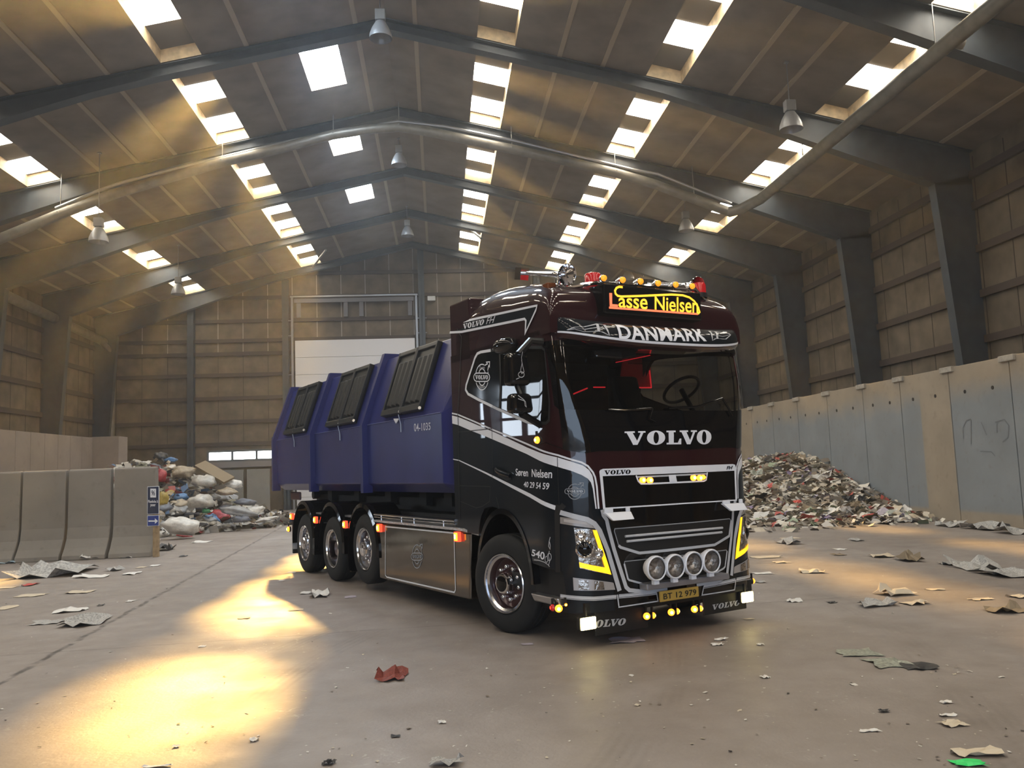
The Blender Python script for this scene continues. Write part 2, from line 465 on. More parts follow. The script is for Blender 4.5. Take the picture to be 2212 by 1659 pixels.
# sectional door with its guide rails
dr = struct(empty('door_1', (0, 0, 0)))
M_door = mat('door_panel', (0.70, 0.70, 0.72), 0.35)
d = MB(); z = 0.0; hp = 0.86; rows_ = []
zb = dz1
while zb > 0:
    d.box(dx0, dx1, YG-0.22, YG-0.16, max(0, zb-hp+0.012), zb); zb -= hp
d.build('door_leaf', M_door, dr, bevel=0.008)
rl = MB(); zr_ = gp(700, 642)[2]
for x in (dx0-0.12, dx1+0.12):
    rl.box(x-0.05, x+0.05, YG-0.30, YG-0.16, 0, zr_); 
    for z in (9.3, 8.55, 6.6): rl.box(x-0.5 if x < -4 else x, x if x < -4 else x+0.5, YG-0.34, YG-0.31, z-0.02, z+0.02)
rl.box(dx0-0.2, dx1+0.2, YG-0.34, YG-0.28, zr_-0.05, zr_+0.02)
rl.build('guide_rail', mat('galvanised', (0.30, 0.31, 0.33), 0.4, 0.7), dr)
hs = MB()
for i in range(4):
    x = dx0+0.2+(dx1-dx0-0.4)*(0, 0.42, 0.56, 1)[i]; hs.box(x-0.1, x+0.1, YG-0.26, YG-0.14, zr_-1.05, zr_-0.3)
hs.box(dx0, dx1, YG-0.3, YG-0.2, zr_-0.32, zr_-0.12)
hs.build('shaft_bracket', mat('bracket_steel', (0.16, 0.16, 0.18), 0.6), dr)
# control box beside the door
cb = MB(); c0 = gp(932, 646); cb.box(c0[0]-0.2, c0[0]+0.2, YG-0.2, YG-0.02, c0[2]-0.12, c0[2]+0.12)
tag(cb.build('junction_box', mat('pale_plastic', (0.6, 0.62, 0.63), 0.4), bevel=0.02), 'small pale junction box on gable wall right of the sectional door', 'box')

# near end wall behind the viewer with a big open doorway
e = MB()
ox0, ox1, oz = -8.0, 8.0, 6.5
e.box(WL-0.2, ox0, YN-0.2, YN, 0, 13.3); e.box(ox1, WR+0.2, YN-0.2, YN, 0, 13.3); e.box(ox0, ox1, YN-0.2, YN, oz, 13.3)
struct(e.build('wall_front', M_board))
pl = bpy.data.objects.new('doorway_sky_portal', bpy.data.lights.new('doorway_sky_portal', 'AREA'))
pl.data.shape = 'RECTANGLE'; pl.data.size = ox1-ox0; pl.data.size_y = oz; pl.data.cycles.is_portal = True
pl.location = ((ox0+ox1)/2, YN-0.1, oz/2); pl.rotation_euler = (math.radians(90), 0, 0); COL.objects.link(pl)

# portal frames: tapered columns and rafters, one object each
def frame(y):
    for sd in (1, -1):
        xw = WR-0.02 if sd > 0 else WL+0.02
        c = MB(); hw = 0.15
        zk = zroof(xw)-0.02
        def xin(z): return xw - sd*(0.52+0.60*min(1, z/8.7))
        zkn = 8.72
        P = [(xw, 0), (xin(0), 0), (xin(zkn), zkn), (xw, zkn+0.25)]
        c.prism([(a, b) for a, b in P], 'y', y-0.01, y+0.01)
        # inner flange
        a0, a1 = xin(0), xin(zkn)
        t = 0.02*sd
        c.hexa([(a0, y-hw, 0), (a0, y+hw, 0), (a0-t, y+hw, 0), (a0-t, y-hw, 0)], [(a1, y-hw, zkn), (a1, y+hw, zkn), (a1-t, y+hw, zkn), (a1-t, y-hw, zkn)])
        struct(c.build('steel_column', M_steel))
        r = MB(); N = 10; top = []; bot = []
        xe = xin(zkn)
        def dep(x):
            u = abs(x-XR)/abs(xe-XR)
            return 0.30 if u < 0.45 else 0.30 + 0.87*((u-0.45)/0.55)**1.15
        xs_ = [XR+(xe-XR)*i/N for i in range(N+1)]
        pt = [(x, zroof(x)-0.01) for x in [XR]+[xw]]; pb = [(x, zroof(x)-dep(x)) for x in xs_]
        pb.append((xw, zkn-0.25 if False else zroof(xe)-dep(xe)))
        r.prism(pb + [pt[1], pt[0]], 'y', y-0.01, y+0.01)
        for (xa, za), (xb, zb_) in zip(pb[:-2], pb[1:-1]):
            r.hexa([(xa, y-hw, za), (xa, y+hw, za), (xb, y+hw, zb_), (xb, y-hw, zb_)], [(xa, y-hw, za-0.02), (xa, y+hw, za-0.02), (xb, y+hw, zb_-0.02), (xb, y-hw, zb_-0.02)])
        r.hexa([(XR, y-hw, ZR-0.02), (XR, y+hw, ZR-0.02), (xw, y+hw, zroof(xw)-0.02), (xw, y-hw, zroof(xw)-0.02)], [(XR, y-hw, ZR-0.045), (XR, y+hw, ZR-0.045), (xw, y+hw, zroof(xw)-0.045), (xw, y-hw, zroof(xw)-0.045)])
        struct(r.build('roof_beam', M_steel))
for y in FR:
    if y > -4 and y < YG-0.3: frame(y)
# ------------------------------------------------------------------ surfaces that carry lettering, stripes and panels
class Surf:
    def __init__(s, fn, ur, vr, cu=(), cv=(), inv=None):
        s.fn, s.ur, s.vr, s.cu, s.cv, s.inv = fn, ur, vr, cu, cv, inv; s.grid = None
    def uv(s, px, py):
        if s.inv: return s.inv(px, py)
        if s.grid is None:
            s.us = np.linspace(*s.ur, 90); s.vs = np.linspace(*s.vr, 50)
            P = np.array([[s.fn(u, v) for v in s.vs] for u in s.us]); W = t2w(P.reshape(-1, 3))
            s.grid = (proj(W).reshape(90, 50, 2), np.linalg.norm(W-CAM_C, axis=1).reshape(90, 50))
        g, dist = s.grid; t = np.array([px, py], float)
        d2 = ((g-t)**2).sum(-1); cost = np.sqrt(d2) + 6.0*dist
        i, j = np.unravel_index(np.argmin(cost), cost.shape); q = np.array([s.us[i], s.vs[j]])
        f = lambda q: proj(t2w(np.array(s.fn(*q))[None, :]))[0]-t
        for _ in range(12):
            r = f(q); e = 1e-4
            J = np.stack([(f(q+np.array([e, 0]))-r)/e, (f(q+np.array([0, e]))-r)/e], 1)
            st = np.linalg.lstsq(J.T@J+1e-3*np.eye(2), J.T@(-r), rcond=None)[0]
            q = q+np.clip(st, -0.15, 0.15)
        return (float(q[0]), float(q[1]))
    def pt(s, u, v, off=0.0):
        p = np.array(s.fn(u, v), float)
        if off:
            e = 1e-3; a = np.array(s.fn(u+e, v))-np.array(s.fn(u-e, v)); b = np.array(s.fn(u, v+e))-np.array(s.fn(u, v-e))
            n_ = np.cross(a, b); n_ /= (np.linalg.norm(n_)+1e-12); p = p+n_*off
        return tuple(p)
def tri2d(loops):
    vv = [[Vector((x, y, 0)) for x, y in lp] for lp in loops]
    flat = [p for lp in loops for p in lp]
    return flat, [tuple(t) for t in tessellate_polygon(vv)]
def skinmesh(S, flat, tris, off, name, m_, parent, both=None, mirror=None, thick=0.0):
    bm = bmesh.new()
    vs = [bm.verts.new((x, y, 0)) for x, y in flat]
    for t in tris:
        try: bm.faces.new([vs[i] for i in t])
        except ValueError: pass
    if bm.verts:
        us = [v.co.x for v in bm.verts]; ws = [v.co.y for v in bm.verts]
        for c in S.cu:
            if min(us) < c < max(us): bmesh.ops.bisect_plane(bm, geom=bm.verts[:]+bm.edges[:]+bm.faces[:], plane_co=(c, 0, 0), plane_no=(1, 0, 0), dist=1e-6)
        for c in S.cv:
            if min(ws) < c < max(ws): bmesh.ops.bisect_plane(bm, geom=bm.verts[:]+bm.edges[:]+bm.faces[:], plane_co=(0, c, 0), plane_no=(0, 1, 0), dist=1e-6)
    bm.verts.index_update()
    out = MB()
    idx = [(v.co.x, v.co.y) for v in bm.verts]; fs = [[v.index for v in f.verts] for f in bm.faces]
    bm.free()
    for fl_ in ([False, True] if mirror == 'both' else [mirror is True]):
        pts = [S.pt(u, v, off) for u, v in idx]
        if fl_: pts = [(2*TXC-p[0], p[1], p[2]) for p in pts]
        out.add(pts, fs, 0, True)
    return out.build(name, m_, parent)
def K(S, pts): return [S.uv(*p) for p in pts]
def decal(S, loops, off, name, m_, parent, px=True, mirror=None):
    if px: loops = [K(S, lp) for lp in loops]
    fl_, tr = tri2d(loops)
    return skinmesh(S, fl_, tr, off, name, m_, parent, mirror=mirror)
def strips(path, w, closed=False):
    P = [np.array(p, float) for p in path]; n_ = len(P); L = []; R = []
    for i in range(n_):
        a = P[(i-1) % n_] if (closed or i > 0) else None; b = P[(i+1) % n_] if (closed or i < n_-1) else None
        def dirn(p, q): d = q-p; return d/(np.linalg.norm(d)+1e-12)
        if a is None: t = dirn(P[i], b); k = 1.0
        elif b is None: t = dirn(a, P[i]); k = 1.0
        else:
            d1, d2 = dirn(a, P[i]), dirn(P[i], b); t = d1+d2; t = t/(np.linalg.norm(t)+1e-12); k = 1.0/max(0.45, abs(t@d1))
        nn = np.array([-t[1], t[0]]); ww = w[i] if isinstance(w, (list, tuple)) else w
        L.append(P[i]+nn*ww*0.5*k); R.append(P[i]-nn*ww*0.5*k)
    flat = [tuple(p) for p in L]+[tuple(p) for p in R]; tr = []
    for i in range(n_ if closed else n_-1):
        j = (i+1) % n_; tr += [(i, j, n_+j), (i, n_+j, n_+i)]
    return flat, tr
def stroke(S, path, w, off, name, m_, parent, px=True, closed=False, mirror=None):
    if px: path = K(S, path)
    fl_, tr = strips(path, w, closed)
    return skinmesh(S, fl_, tr, off, name, m_, parent, mirror=mirror)
def multi(S, paths, w, off, name, m_, parent, px=True):
    F_, T_ = [], []
    for pth in paths:
        closed = False
        if isinstance(pth, tuple): pth, closed = pth[0], True
        fl_, tr = strips(K(S, pth) if px else pth, w, closed); o = len(F_)
        F_ += fl_; T_ += [tuple(i+o for i in t) for t in tr]
    return skinmesh(S, F_, T_, off, name, m_, parent)
# ---- lettering
def text2d(s, bold=0.0, shear=0.0, space=1.0):
    cu = bpy.data.curves.new('t', 'FONT'); cu.body = s; cu.fill_mode = 'FRONT'; cu.offset = bold; cu.shear = shear; cu.space_character = space; cu.resolution_u = 4
    ob = bpy.data.objects.new('t', cu); COL.objects.link(ob)
    dg = bpy.context.evaluated_depsgraph_get(); me = ob.evaluated_get(dg).to_mesh()
    vs = [(v.co.x, v.co.y) for v in me.vertices]; fs = [tuple(p.vertices) for p in me.polygons]
    ob.evaluated_get(dg).to_mesh_clear(); bpy.data.objects.remove(ob); bpy.data.curves.remove(cu)
    return norm2d(vs, fs)
def norm2d(vs, fs):
    xs = [v[0] for v in vs]; ys = [v[1] for v in vs]; x0, x1, y0, y1 = min(xs), max(xs), min(ys), max(ys)
    return [((x-x0)/(x1-x0), (y-y0)/(y1-y0)) for x, y in vs], fs
def slab(italic=0.0):
    V = [[(0, 1), (.60, 1), (.60, .88), (.47, .88), (.73, .30), (.95, .88), (.80, .88), (.80, 1), (1.25, 1), (1.25, .88), (1.12, .88), (.76, 0), (.50, 0), (.12, .88), (0, .88)]]
    N = 28
    O = [[(.58+.58*math.cos(2*math.pi*i/N), .5+.52*math.sin(2*math.pi*i/N)) for i in range(N)], [(.58+.17*math.cos(2*math.pi*i/N), .5+.42*math.sin(2*math.pi*i/N)) for i in range(N)]]
    L = [[(0, 1), (.62, 1), (.62, .88), (.48, .88), (.48, .12), (.76, .12), (.88, .42), (1, .42), (1, 0), (0, 0), (0, .12), (.14, .12), (.14, .88), (0, .88)]]
    vs, fs = [], []
    for ltr, dx in ((V, 0), (O, 1.32), (L, 2.58), (V, 3.48), (O, 4.70)):
        f_, t_ = tri2d(ltr); o = len(vs)
        vs += [(x+dx+italic*y, y) for x, y in f_]; fs += [tuple(i+o for i in t) for t in t_]
    return norm2d(vs, fs)
def put(S, glyph, quad, off, name, m_, parent, px=True):
    # quad: TL, TR, BR, BL in photograph points
    q = [np.array(p) for p in (K(S, quad) if px else quad)]
    vs, fs = glyph
    flat = [tuple((1-x)*((1-y)*q[3]+y*q[0]) + x*((1-y)*q[2]+y*q[1])) for x, y in vs]
    return skinmesh(S, flat, fs, off, name, m_, parent)
def roundmark(S, cx, cy, rx, ry, irx, iry, bar, tip, w, off, m_, parent, words=True, letters=None):
    bx0, bx1, by0, by1 = bar; paths = []
    def arcs(ax, ay, skip):
        for lo, hi in ((12, 168), (192, 348)):
            pts = []
            for k in range(25):
                a = math.radians(lo+(hi-lo)*k/24); x, y = cx+ax*math.cos(a), cy-ay*math.sin(a)
                if by0 < y < by1: continue
                if skip and 30 < math.degrees(a) < 66:
                    if len(pts) > 1: paths.append(pts)
                    pts = []; continue
                pts.append((x, y))
            if len(pts) > 1: paths.append(pts)
    arcs(rx, ry, True); arcs(irx, iry, False)
    tx, ty = tip; a1 = (cx+rx*math.cos(math.radians(66)), cy-ry*math.sin(math.radians(66))); a2 = (cx+rx*math.cos(math.radians(30)), cy-ry*math.sin(math.radians(30)))
    dx, dy = tx-cx, cy-ty
    paths.append([a1, (tx-dx*0.30, ty+dy*0.13), (tx-dx*0.42, ty+dy*0.02), (tx, ty), (tx-dx*0.02, ty+dy*0.34), (tx-dx*0.14, ty+dy*0.24), a2])
    r = (by1-by0)/2; b = []
    for k in range(9):
        a = math.radians(90+180*k/8); b.append((bx0+r*0.8+r*0.8*math.cos(a), (by0+by1)/2-r*math.sin(a)))
    for k in range(9):
        a = math.radians(-90+180*k/8); b.append((bx1-r*0.8+r*0.8*math.cos(a), (by0+by1)/2-r*math.sin(a)))
    paths.append((b, True))
    o = multi(S, paths, w, off, 'emblem_outline', m_, parent)
    q = (bx1-bx0)*0.10; h = (by1-by0)*0.24
    put(S, slab(), [(bx0+q, by0+h), (bx1-q, by0+h), (bx1-q, by1-h), (bx0+q, by1-h)], off, 'emblem_lettering', letters or m_, parent)
    return o
# ------------------------------------------------------------------ the truck
TXC = 1.25
M_maroon = mat('maroon_paint', (0.024, 0.0045, 0.007), 0.40, 0.0, coat=1.0, spec=0.06)
M_grey = mat('graphite_paint', (0.0075, 0.0105, 0.015), 0.40, 0.0, coat=0.6, spec=0.05)
M_black = mat('gloss_black', (0.003, 0.003, 0.004), 0.05, spec=0.45)
M_matt = mat('matt_black', (0.006, 0.006, 0.007), 0.6)
M_white = mat('white_film', (0.78, 0.80, 0.86), 0.4)
M_silver = mat('silver_trim', (0.50, 0.51, 0.54), 0.35)
M_dull = mat('dull_silver_line', (0.26, 0.27, 0.29), 0.4)
M_chrome = mat('chrome', (0.80, 0.80, 0.82), 0.06, 1.0)
M_alu = mat('brushed_aluminium', (0.62, 0.62, 0.64), 0.28, 1.0)
M_tyre = mat('tyre_rubber', (0.011, 0.012, 0.013), 0.75, noise=0.25, nscale=10)
M_amber = mat('amber_lit', (0.9, 0.25, 0.02), 0.3, emit=(1.0, 0.28, 0.02), estr=3.5)
M_amberhot = mat('amber_core', (1, 0.6, 0.2), 0.3, emit=(1.0, 0.62, 0.16), estr=9.0)
M_amberdim = mat('amber_lens', (0.95, 0.36, 0.02), 0.15, emit=(1.0, 0.36, 0.02), estr=0.9)
M_red = mat('red_lens', (0.55, 0.01, 0.015), 0.15, coat=0.5, emit=(1, 0.02, 0.03), estr=0.06)
M_redlit = mat('red_lit', (0.9, 0.05, 0.03), 0.3, emit=(1.0, 0.08, 0.03), estr=1.6)
M_yellowhot = mat('yellow_lamp', (1, 0.9, 0.5), 0.3, emit=(1.0, 0.80, 0.30), estr=14.0)
M_drl = mat('indicator_strip', (1, 0.55, 0.02), 0.3, emit=(1.0, 0.50, 0.01), estr=1.5)
M_glass = glass('cab_glass', (0.30, 0.31, 0.32))
M_lens = glass('lamp_lens', (0.75, 0.75, 0.75))

truck = empty('truck', T_O, TY, 'dark maroon and graphite lorry with lit lamps standing in the middle of the hall', 'truck')

LC, LF = 0.62, 1.70
def _ss(a, b, x):
    t = min(1, max(0, (x-a)/(b-a))); return t*t*(3-2*t)
PREAR = -1.85
def zt_roof(Y): return float(np.interp(Y, [-1.07, -1.04, -0.95, -0.8, -0.5, -0.2, 0.1, 0.5, 0.64, 0.9], [3.20, 3.33, 3.42, 3.49, 3.565, 3.61, 3.635, 3.63, 3.60, 3.54]))
def rr_roof(Y): return float(np.interp(Y, [-1.07, -0.95, -0.4], [0.12, 0.20, 0.32]))
def skin(p, z):
    R = 0.42-0.24*_ss(1.75, 2.6, z); tilt = max(0.0, z-1.95)*0.15; Ye = -1.22+tilt
    PT = 2*LC+LF
    mir = p > LC+LF/2
    if mir: p = PT-p
    if p < 0:
        Ys = Ye+R; Y = 1.05+(p-PREAR)/(-PREAR)*(Ys-1.05); X = 0.0
        r = rr_roof(Y); zt = zt_roof(Y)
        if z > zt-r: X = r-math.sqrt(max(0, r*r-min(z-(zt-r), r*0.98)**2))
    elif p <= LC:
        th = p/LC*math.pi/2; X = R*(1-math.cos(th)); Y = Ye+R-R*math.sin(th)
    else:
        X = R+(p-LC)/LF*(2.5-2*R); Y = Ye-0.08*(1-((X-TXC)/(TXC-R))**2)
    if mir: X = 2.5-X
    return (X, Y, z)
PT_ = 2*LC+LF
CAB = Surf(skin, (PREAR, LC+LF*0.5+1.45), (0.2, 3.45),
           cu=[-0.6, -0.3, -0.1]+[LC*k/10 for k in range(11)]+[LC+LF*k/10 for k in range(1, 10)]+[LC+LF+LC*k/10 for k in range(11)],
           cv=[1.75, 1.9, 2.05, 2.2, 2.35, 2.5, 2.65, 2.8, 2.95, 3.1, 3.15, 3.2, 3.25, 3.3, 3.34, 3.38])
def yz(Y, z):   # side position -> skin coordinates
    R = 0.42-0.24*_ss(1.75, 2.6, z); Ys = -1.22+max(0.0, z-1.95)*0.15+R
    if Y > Ys: return (PREAR+(Y-1.05)/(Ys-1.05)*(-PREAR), z)
    return (LC*math.asin(min(1, (Ys-Y)/R))/(math.pi/2), z)
def mirr(lp): return [(PT_-u, v) for u, v in lp]
ARCH = [yz(*q) for q in [(1.05, 0.98), (0.50, 0.98), (0.47, 1.08), (0.425, 1.18), (0.34, 1.262), (0.213, 1.285), (0.08, 1.275), (-0.03, 1.248), (-0.258, 1.152), (-0.411, 1.021), (-0.504, 0.868), (-0.56, 0.76), (-0.79, 0.735), (-1.02, 0.71), (-1.05, 0.33)]]
LOW = ARCH + [(LC, 0.33)]
WS = [(0.13, 2.80), (0.16, 2.55), (0.20, 2.26), (0.26, 2.22)] ; WS = [q for q in WS] + [(0.62, 2.20), (PT_/2, 2.19)] 
ws_half = WS
ws_loop = ws_half + mirr(ws_half[:-1])[::-1] + [(PT_-0.19, 2.835), (0.19, 2.835)]
SWIN_PX = [(1062, 757), (1040.5, 760.5), (1033, 764), (1028, 773), (1009, 832), (1008, 842), (1013, 851), (1035, 863), (1065, 877.5), (1078, 884), (1139, 911), (1150, 914), (1166, 914.5), (1181, 914), (1187, 908), (1188, 869), (1183, 815), (1177.5, 756), (1172, 751), (1120, 750)]
swin = K(CAB, SWIN_PX)
outer = LOW + mirr(LOW)[::-1] + [(PT_-PREAR, 3.0), (PREAR, 3.0)]
decal(CAB, [outer, ws_loop, swin, mirr(swin)], 0.0, 'cab_shell', M_maroon, truck, px=False)
decal(CAB, [outer, ws_loop, swin, mirr(swin)], -0.05, 'cab_lining', M_matt, truck, px=False)

# roof
rf = MB(); st = [-1.07, -1.05, -1.02, -0.98, -0.92, -0.8, -0.65, -0.5, -0.35, -0.2, 0.0, 0.2, 0.4, 0.6, 0.8, 0.9]
prof = []
for Y in st:
    zt, r = zt_roof(Y), rr_roof(Y); L = [(0, 2.95), (0, zt-r)]
    for k in range(1, 9):
        a = math.pi/2*k/8; L.append((r-r*math.cos(a), zt-r+r*math.sin(a)))
    for k in range(1, 6):
        t = k/5; L.append((r+(TXC-r)*t, zt+0.05*math.sin(t*math.pi/2)))
    L = L+[(2.5-x, z) for x, z in L[-2::-1]]
    prof.append([(x, Y, z) for x, z in L])
nL = len(prof[0]); vs = [p for row in prof for p in row]
rf.add(vs, [(i*nL+j, i*nL+j+1, (i+1)*nL+j+1, (i+1)*nL+j) for i in range(len(st)-1) for j in range(nL-1)], 0, True)
rf.add(prof[0], [tuple(range(nL))]); rf.add(prof[-1], [tuple(range(nL-1, -1, -1))])
rf.build('cab_roof', M_maroon, truck)
for x0, x1 in ((0.0, 0.30), (2.20, 2.5)):
    fa = MB(); fa.box(x0, x1, 0.55, 1.05, 2.9, 3.605); fa.build('side_fairing', M_maroon, truck, bevel=0.02)
bw = MB(); bw.box(0.06, 2.44, 0.92, 0.98, 1.0, 3.5); bw.build('cab_rear_wall', M_matt, truck)

# graphite lower body, both flanks and corners
BAND_B = [(977, 915), (990, 918), (1021.5, 931.5), (1051, 943), (1139.5, 981), (1205, 1008.4), (1234, 1017), (1256, 1025.8), (1269.5, 1034), (1276, 1042), (1280, 1055.6), (1285.8, 1099)]
BAND_T = [(976, 898), (990, 900.5), (1063.6, 931.5), (1139.5, 966.5), (1204.5, 987.8), (1234, 997), (1258.7, 1005.4), (1272, 1015), (1279, 1027), (1281.7, 1039), (1288.5, 1099)]
PIN = [(976, 893), (990, 895.5), (1065, 928), (1146, 962), (1206, 983.3), (1234, 992.6), (1256, 998.7), (1269.5, 1006.8), (1280.4, 1020.4), (1285, 1031), (1288.5, 1050), (1292.6, 1099)]
bb = K(CAB, BAND_B); bb[0] = (PREAR, bb[0][1])
zc = bb[-1][1]
low_c = [(LC+0.12, 0.33), (LC+0.12, zc)]
decal(CAB, [bb + [(LC+0.10, zc), (LC+0.10, 0.33)] + LOW[::-1][1:]], 0.003, 'lower_flank_panel', M_grey, truck, px=False, mirror='both')
decal(CAB, [[(LC+0.06, 0.33), (PT_-LC-0.06, 0.33), (PT_-LC-0.06, zc), (LC+0.06, zc)]], 0.005, 'front_lower_panel', M_black, truck, px=False)
bt_ = K(CAB, BAND_T); bt_[0] = (PREAR, bt_[0][1])
band = bt_ + bb[::-1]
decal(CAB, [band], 0.006, 'white_band', M_white, truck, px=False, mirror='both')
pn = K(CAB, PIN); pn[0] = (PREAR, pn[0][1])
stroke(CAB, pn, 0.017, 0.006, 'white_pinstripe', M_white, truck, px=False, mirror='both')
# lower tapering stripe
S2T = [(979.5, 991), (992.4, 993.3), (1051, 1020), (1105.6, 1046.5), (1146, 1066), (1207, 1094)]
S2B = [(1202, 1102.4), (1146, 1074.6), (1105.6, 1053.5), (1051, 1024), (992.4, 995.5), (979.5, 992.8)]
decal(CAB, [S2T + S2B], 0.006, 'tapering_stripe', M_white, truck, mirror=None)
# side seams and panel gaps
for nm, path, w in [('door_seam', [(990, 933.5), (1063.6, 926), (1064.5, 948)], 0.008), ('door_seam', [(1064.5, 948), (1066, 1010), (1064, 1040)], 0.005), ('door_seam', [(1204.6, 988), (1206.5, 1040), (1208.5, 1090)], 0.006),
                    ('fairing_seam', [(998, 665), (998, 727), (990, 893), (992, 933), (994, 1123)], 0.012), ('locker_seam', [(994, 1049), (1060, 1051), (1059, 1083), (1043, 1094), (1030, 1097), (996, 1083)], 0.008),
                    ('fender_seam', [(1073, 1073), (1080, 1100)], 0.008)]:
    stroke(CAB, path, w, 0.008, nm, M_matt, truck)
stroke(CAB, [(1207, 1091), (1204, 1110), (1205, 1150), (1206.5, 1236)], 0.05, 0.009, 'corner_gap', M_matt, truck)
stroke(CAB, [(1219, 1090), (1207, 1104)], 0.05, 0.010, 'corner_gap', M_matt, truck)
stroke(CAB, [(1160, 961.5), (1180, 956), (1200, 963), (1227, 973)], 0.006, 0.007, 'cowl_seam', M_black, truck)

# black wind-screen surround
bl_ = K(CAB, [(1198, 752), (1201, 800), (1206, 870), (1212, 920), (1216, 970), (1227, 973), (1261, 979), (1292, 974.5), (1440, 972.5)])
bl_ = bl_[:-1] + [(PT_/2, bl_[-1][1])]
bl_[0] = (0.02, 2.88)
sur = bl_ + mirr(bl_[:-1])[::-1]
decal(CAB, [sur, ws_loop], 0.007, 'windscreen_surround', M_black, truck, px=False)
decal(CAB, [ws_loop], -0.006, 'windscreen', M_glass, truck, px=False)
# side glazing
sd = decal(CAB, [swin], 0.004, 'side_window', glass('side_glass', (0.10, 0.11, 0.12)), truck, px=False)
stroke(CAB, SWIN_PX[:9], 0.030, 0.012, 'window_trim', M_white, truck)
stroke(CAB, SWIN_PX[8:13], 0.028, 0.012, 'window_trim', M_silver, truck)
stroke(CAB, [(1081, 760), (1080.5, 884)], 0.03, 0.010, 'window_post', M_matt, truck)
stroke(CAB, SWIN_PX[12:] + SWIN_PX[:1], 0.03, 0.010, 'window_seal', M_matt, truck)
decal(CAB, [[(1060, 756), (1040.5, 761), (1033, 765), (1028, 774), (1009.5, 832), (1009, 842), (1014, 850.5), (1035, 862.5), (1065, 876.5), (1078, 882.5), (1078, 757)]], 0.006, 'sleeper_window_film', M_black, truck)
roundmark(CAB, 1043, 814.5, 14, 27.5, 8, 18, (1025, 1059.5, 806, 824), (1059.5, 781.7), 0.012, 0.010, M_white, truck)
put(CAB, text2d('Team'), [(1037, 791), (1048.5, 790), (1048.5, 797), (1037, 798)], 0.010, 'window_lettering', M_silver, truck)
put(CAB, text2d('Nielsen'), [(1035, 832), (1050, 831), (1049, 838), (1036, 838.5)], 0.010, 'window_lettering', M_silver, truck)

# roof-side band with lettering
FHB = [(972.2, 697), (1001.4, 695.4), (1161.4, 660.4), (1136.3, 719.4), (1137.7, 693), (1135, 689), (999.3, 716.9), (972.9, 718.7)]
fq = K(CAB, FHB); fq[0] = (PREAR, fq[0][1]); fq[-1] = (PREAR, fq[-1][1])
decal(CAB, [fq], 0.006, 'roof_side_band', M_grey, truck, px=False)
stroke(CAB, fq, 0.026, 0.010, 'roof_side_outline', M_white, truck, px=False)
put(CAB, slab(0.25), [(1002.5, 700), (1048.5, 689), (1047, 701.5), (1004, 711)], 0.012, 'roof_lettering', M_white, truck)
put(CAB, text2d('FH', 0.0, 0.25), [(1053.5, 686.5), (1072, 682.5), (1069.5, 697), (1052, 700.5)], 0.012, 'roof_lettering', M_white, truck)

# door lettering, handle, 540 mark
put(CAB, text2d('Søren  Nielsen', 0.018), [(1115.5, 1012), (1194.5, 1014), (1193.5, 1034), (1115.5, 1028)], 0.009, 'door_lettering', M_white, truck)
put(CAB, text2d('40 29 54 59', 0.018), [(1133.5, 1040), (1188.5, 1043), (1187, 1058), (1132.5, 1052)], 0.009, 'door_lettering', M_white, truck)
decal(CAB, [[(1074, 1010), (1088, 1017), (1105, 1023), (1105.5, 1036), (1095, 1038), (1077, 1027)]], 0.009, 'door_handle_recess', M_matt, truck)
hd = MB(); a, b = CAB.uv(1075, 1014), CAB.uv(1105, 1028)
hd.tube([CAB.pt(a[0]+(b[0]-a[0])*t, a[1]+(b[1]-a[1])*t, 0.02+0.03*math.sin(math.pi*t)) for t in (0, .2, .4, .6, .8, 1)], 0.022); hd.build('door_handle', M_grey, truck)
put(CAB, text2d('540', 0.02), [(1151, 1186), (1179, 1193), (1177.5, 1210), (1149.5, 1200)], 0.009, 'power_figure', M_white, truck)
multi(CAB, [[(1190, 1160), (1187.5, 1170), (1186.5, 1180), (1189.5, 1186), (1190, 1178), (1188.5, 1170)], [(1155, 1209), (1165, 1210), (1177, 1214), (1186, 1220), (1188.5, 1224)],
            ([(1188+4.2*math.cos(k*math.pi/6), 1203+8*math.sin(k*math.pi/6)) for k in range(12)], True), ([(1182+3*math.cos(k*math.pi/6), 1208+6.5*math.sin(k*math.pi/6)) for k in range(12)], True),
            [(1188, 1190), (1186, 1200), (1189, 1212), (1186, 1222)]], 0.007, 0.009, 'scroll_pinstripe', M_silver, truck)
roundmark(CAB, 1241.5, 1062, 14.5, 16.5, 9.5, 10, (1220.7, 1262.7, 1056, 1066.5), (1260, 1042.7), 0.006, 0.009, M_dull, truck, letters=M_silver)

# front: big lettering, panel frame, strobe bar
put(CAB, slab(), [(1347.5, 932), (1534.6, 929), (1534.6, 960), (1347.5, 962)], 0.012, 'bonnet_lettering', M_white, truck)
PO = [(1293, 1019), (1294.5, 1015.5), (1300.7, 1012.8), (1400, 1009.2), (1480, 1006), (1581, 1002.5), (1585.5, 1004), (1587.3, 1009), (1589.6, 1081.4), (1480, 1088.5), (1400, 1094), (1301, 1100)]
PI_ = [(1300, 1028.6), (1306.3, 1096.5), (1400, 1091), (1480, 1085.7), (1586.5, 1079), (1584, 1016.8), (1480, 1021.6), (1400, 1024.8)]
decal(CAB, [PO, PI_], 0.014, 'front_panel_frame', M_white, truck)
decal(CAB, [PI_], 0.010, 'front_panel', M_black, truck)
put(CAB, slab(0.15), [(1304, 1016), (1360.4, 1014.3), (1360.4, 1024), (1305, 1025.3)], 0.016, 'panel_lettering', M_black, truck)
put(CAB, text2d('FH', 0.03, 0.2), [(1567, 1007), (1580.5, 1006.3), (1580, 1014), (1566.5, 1014.7)], 0.016, 'panel_lettering', M_black, truck)
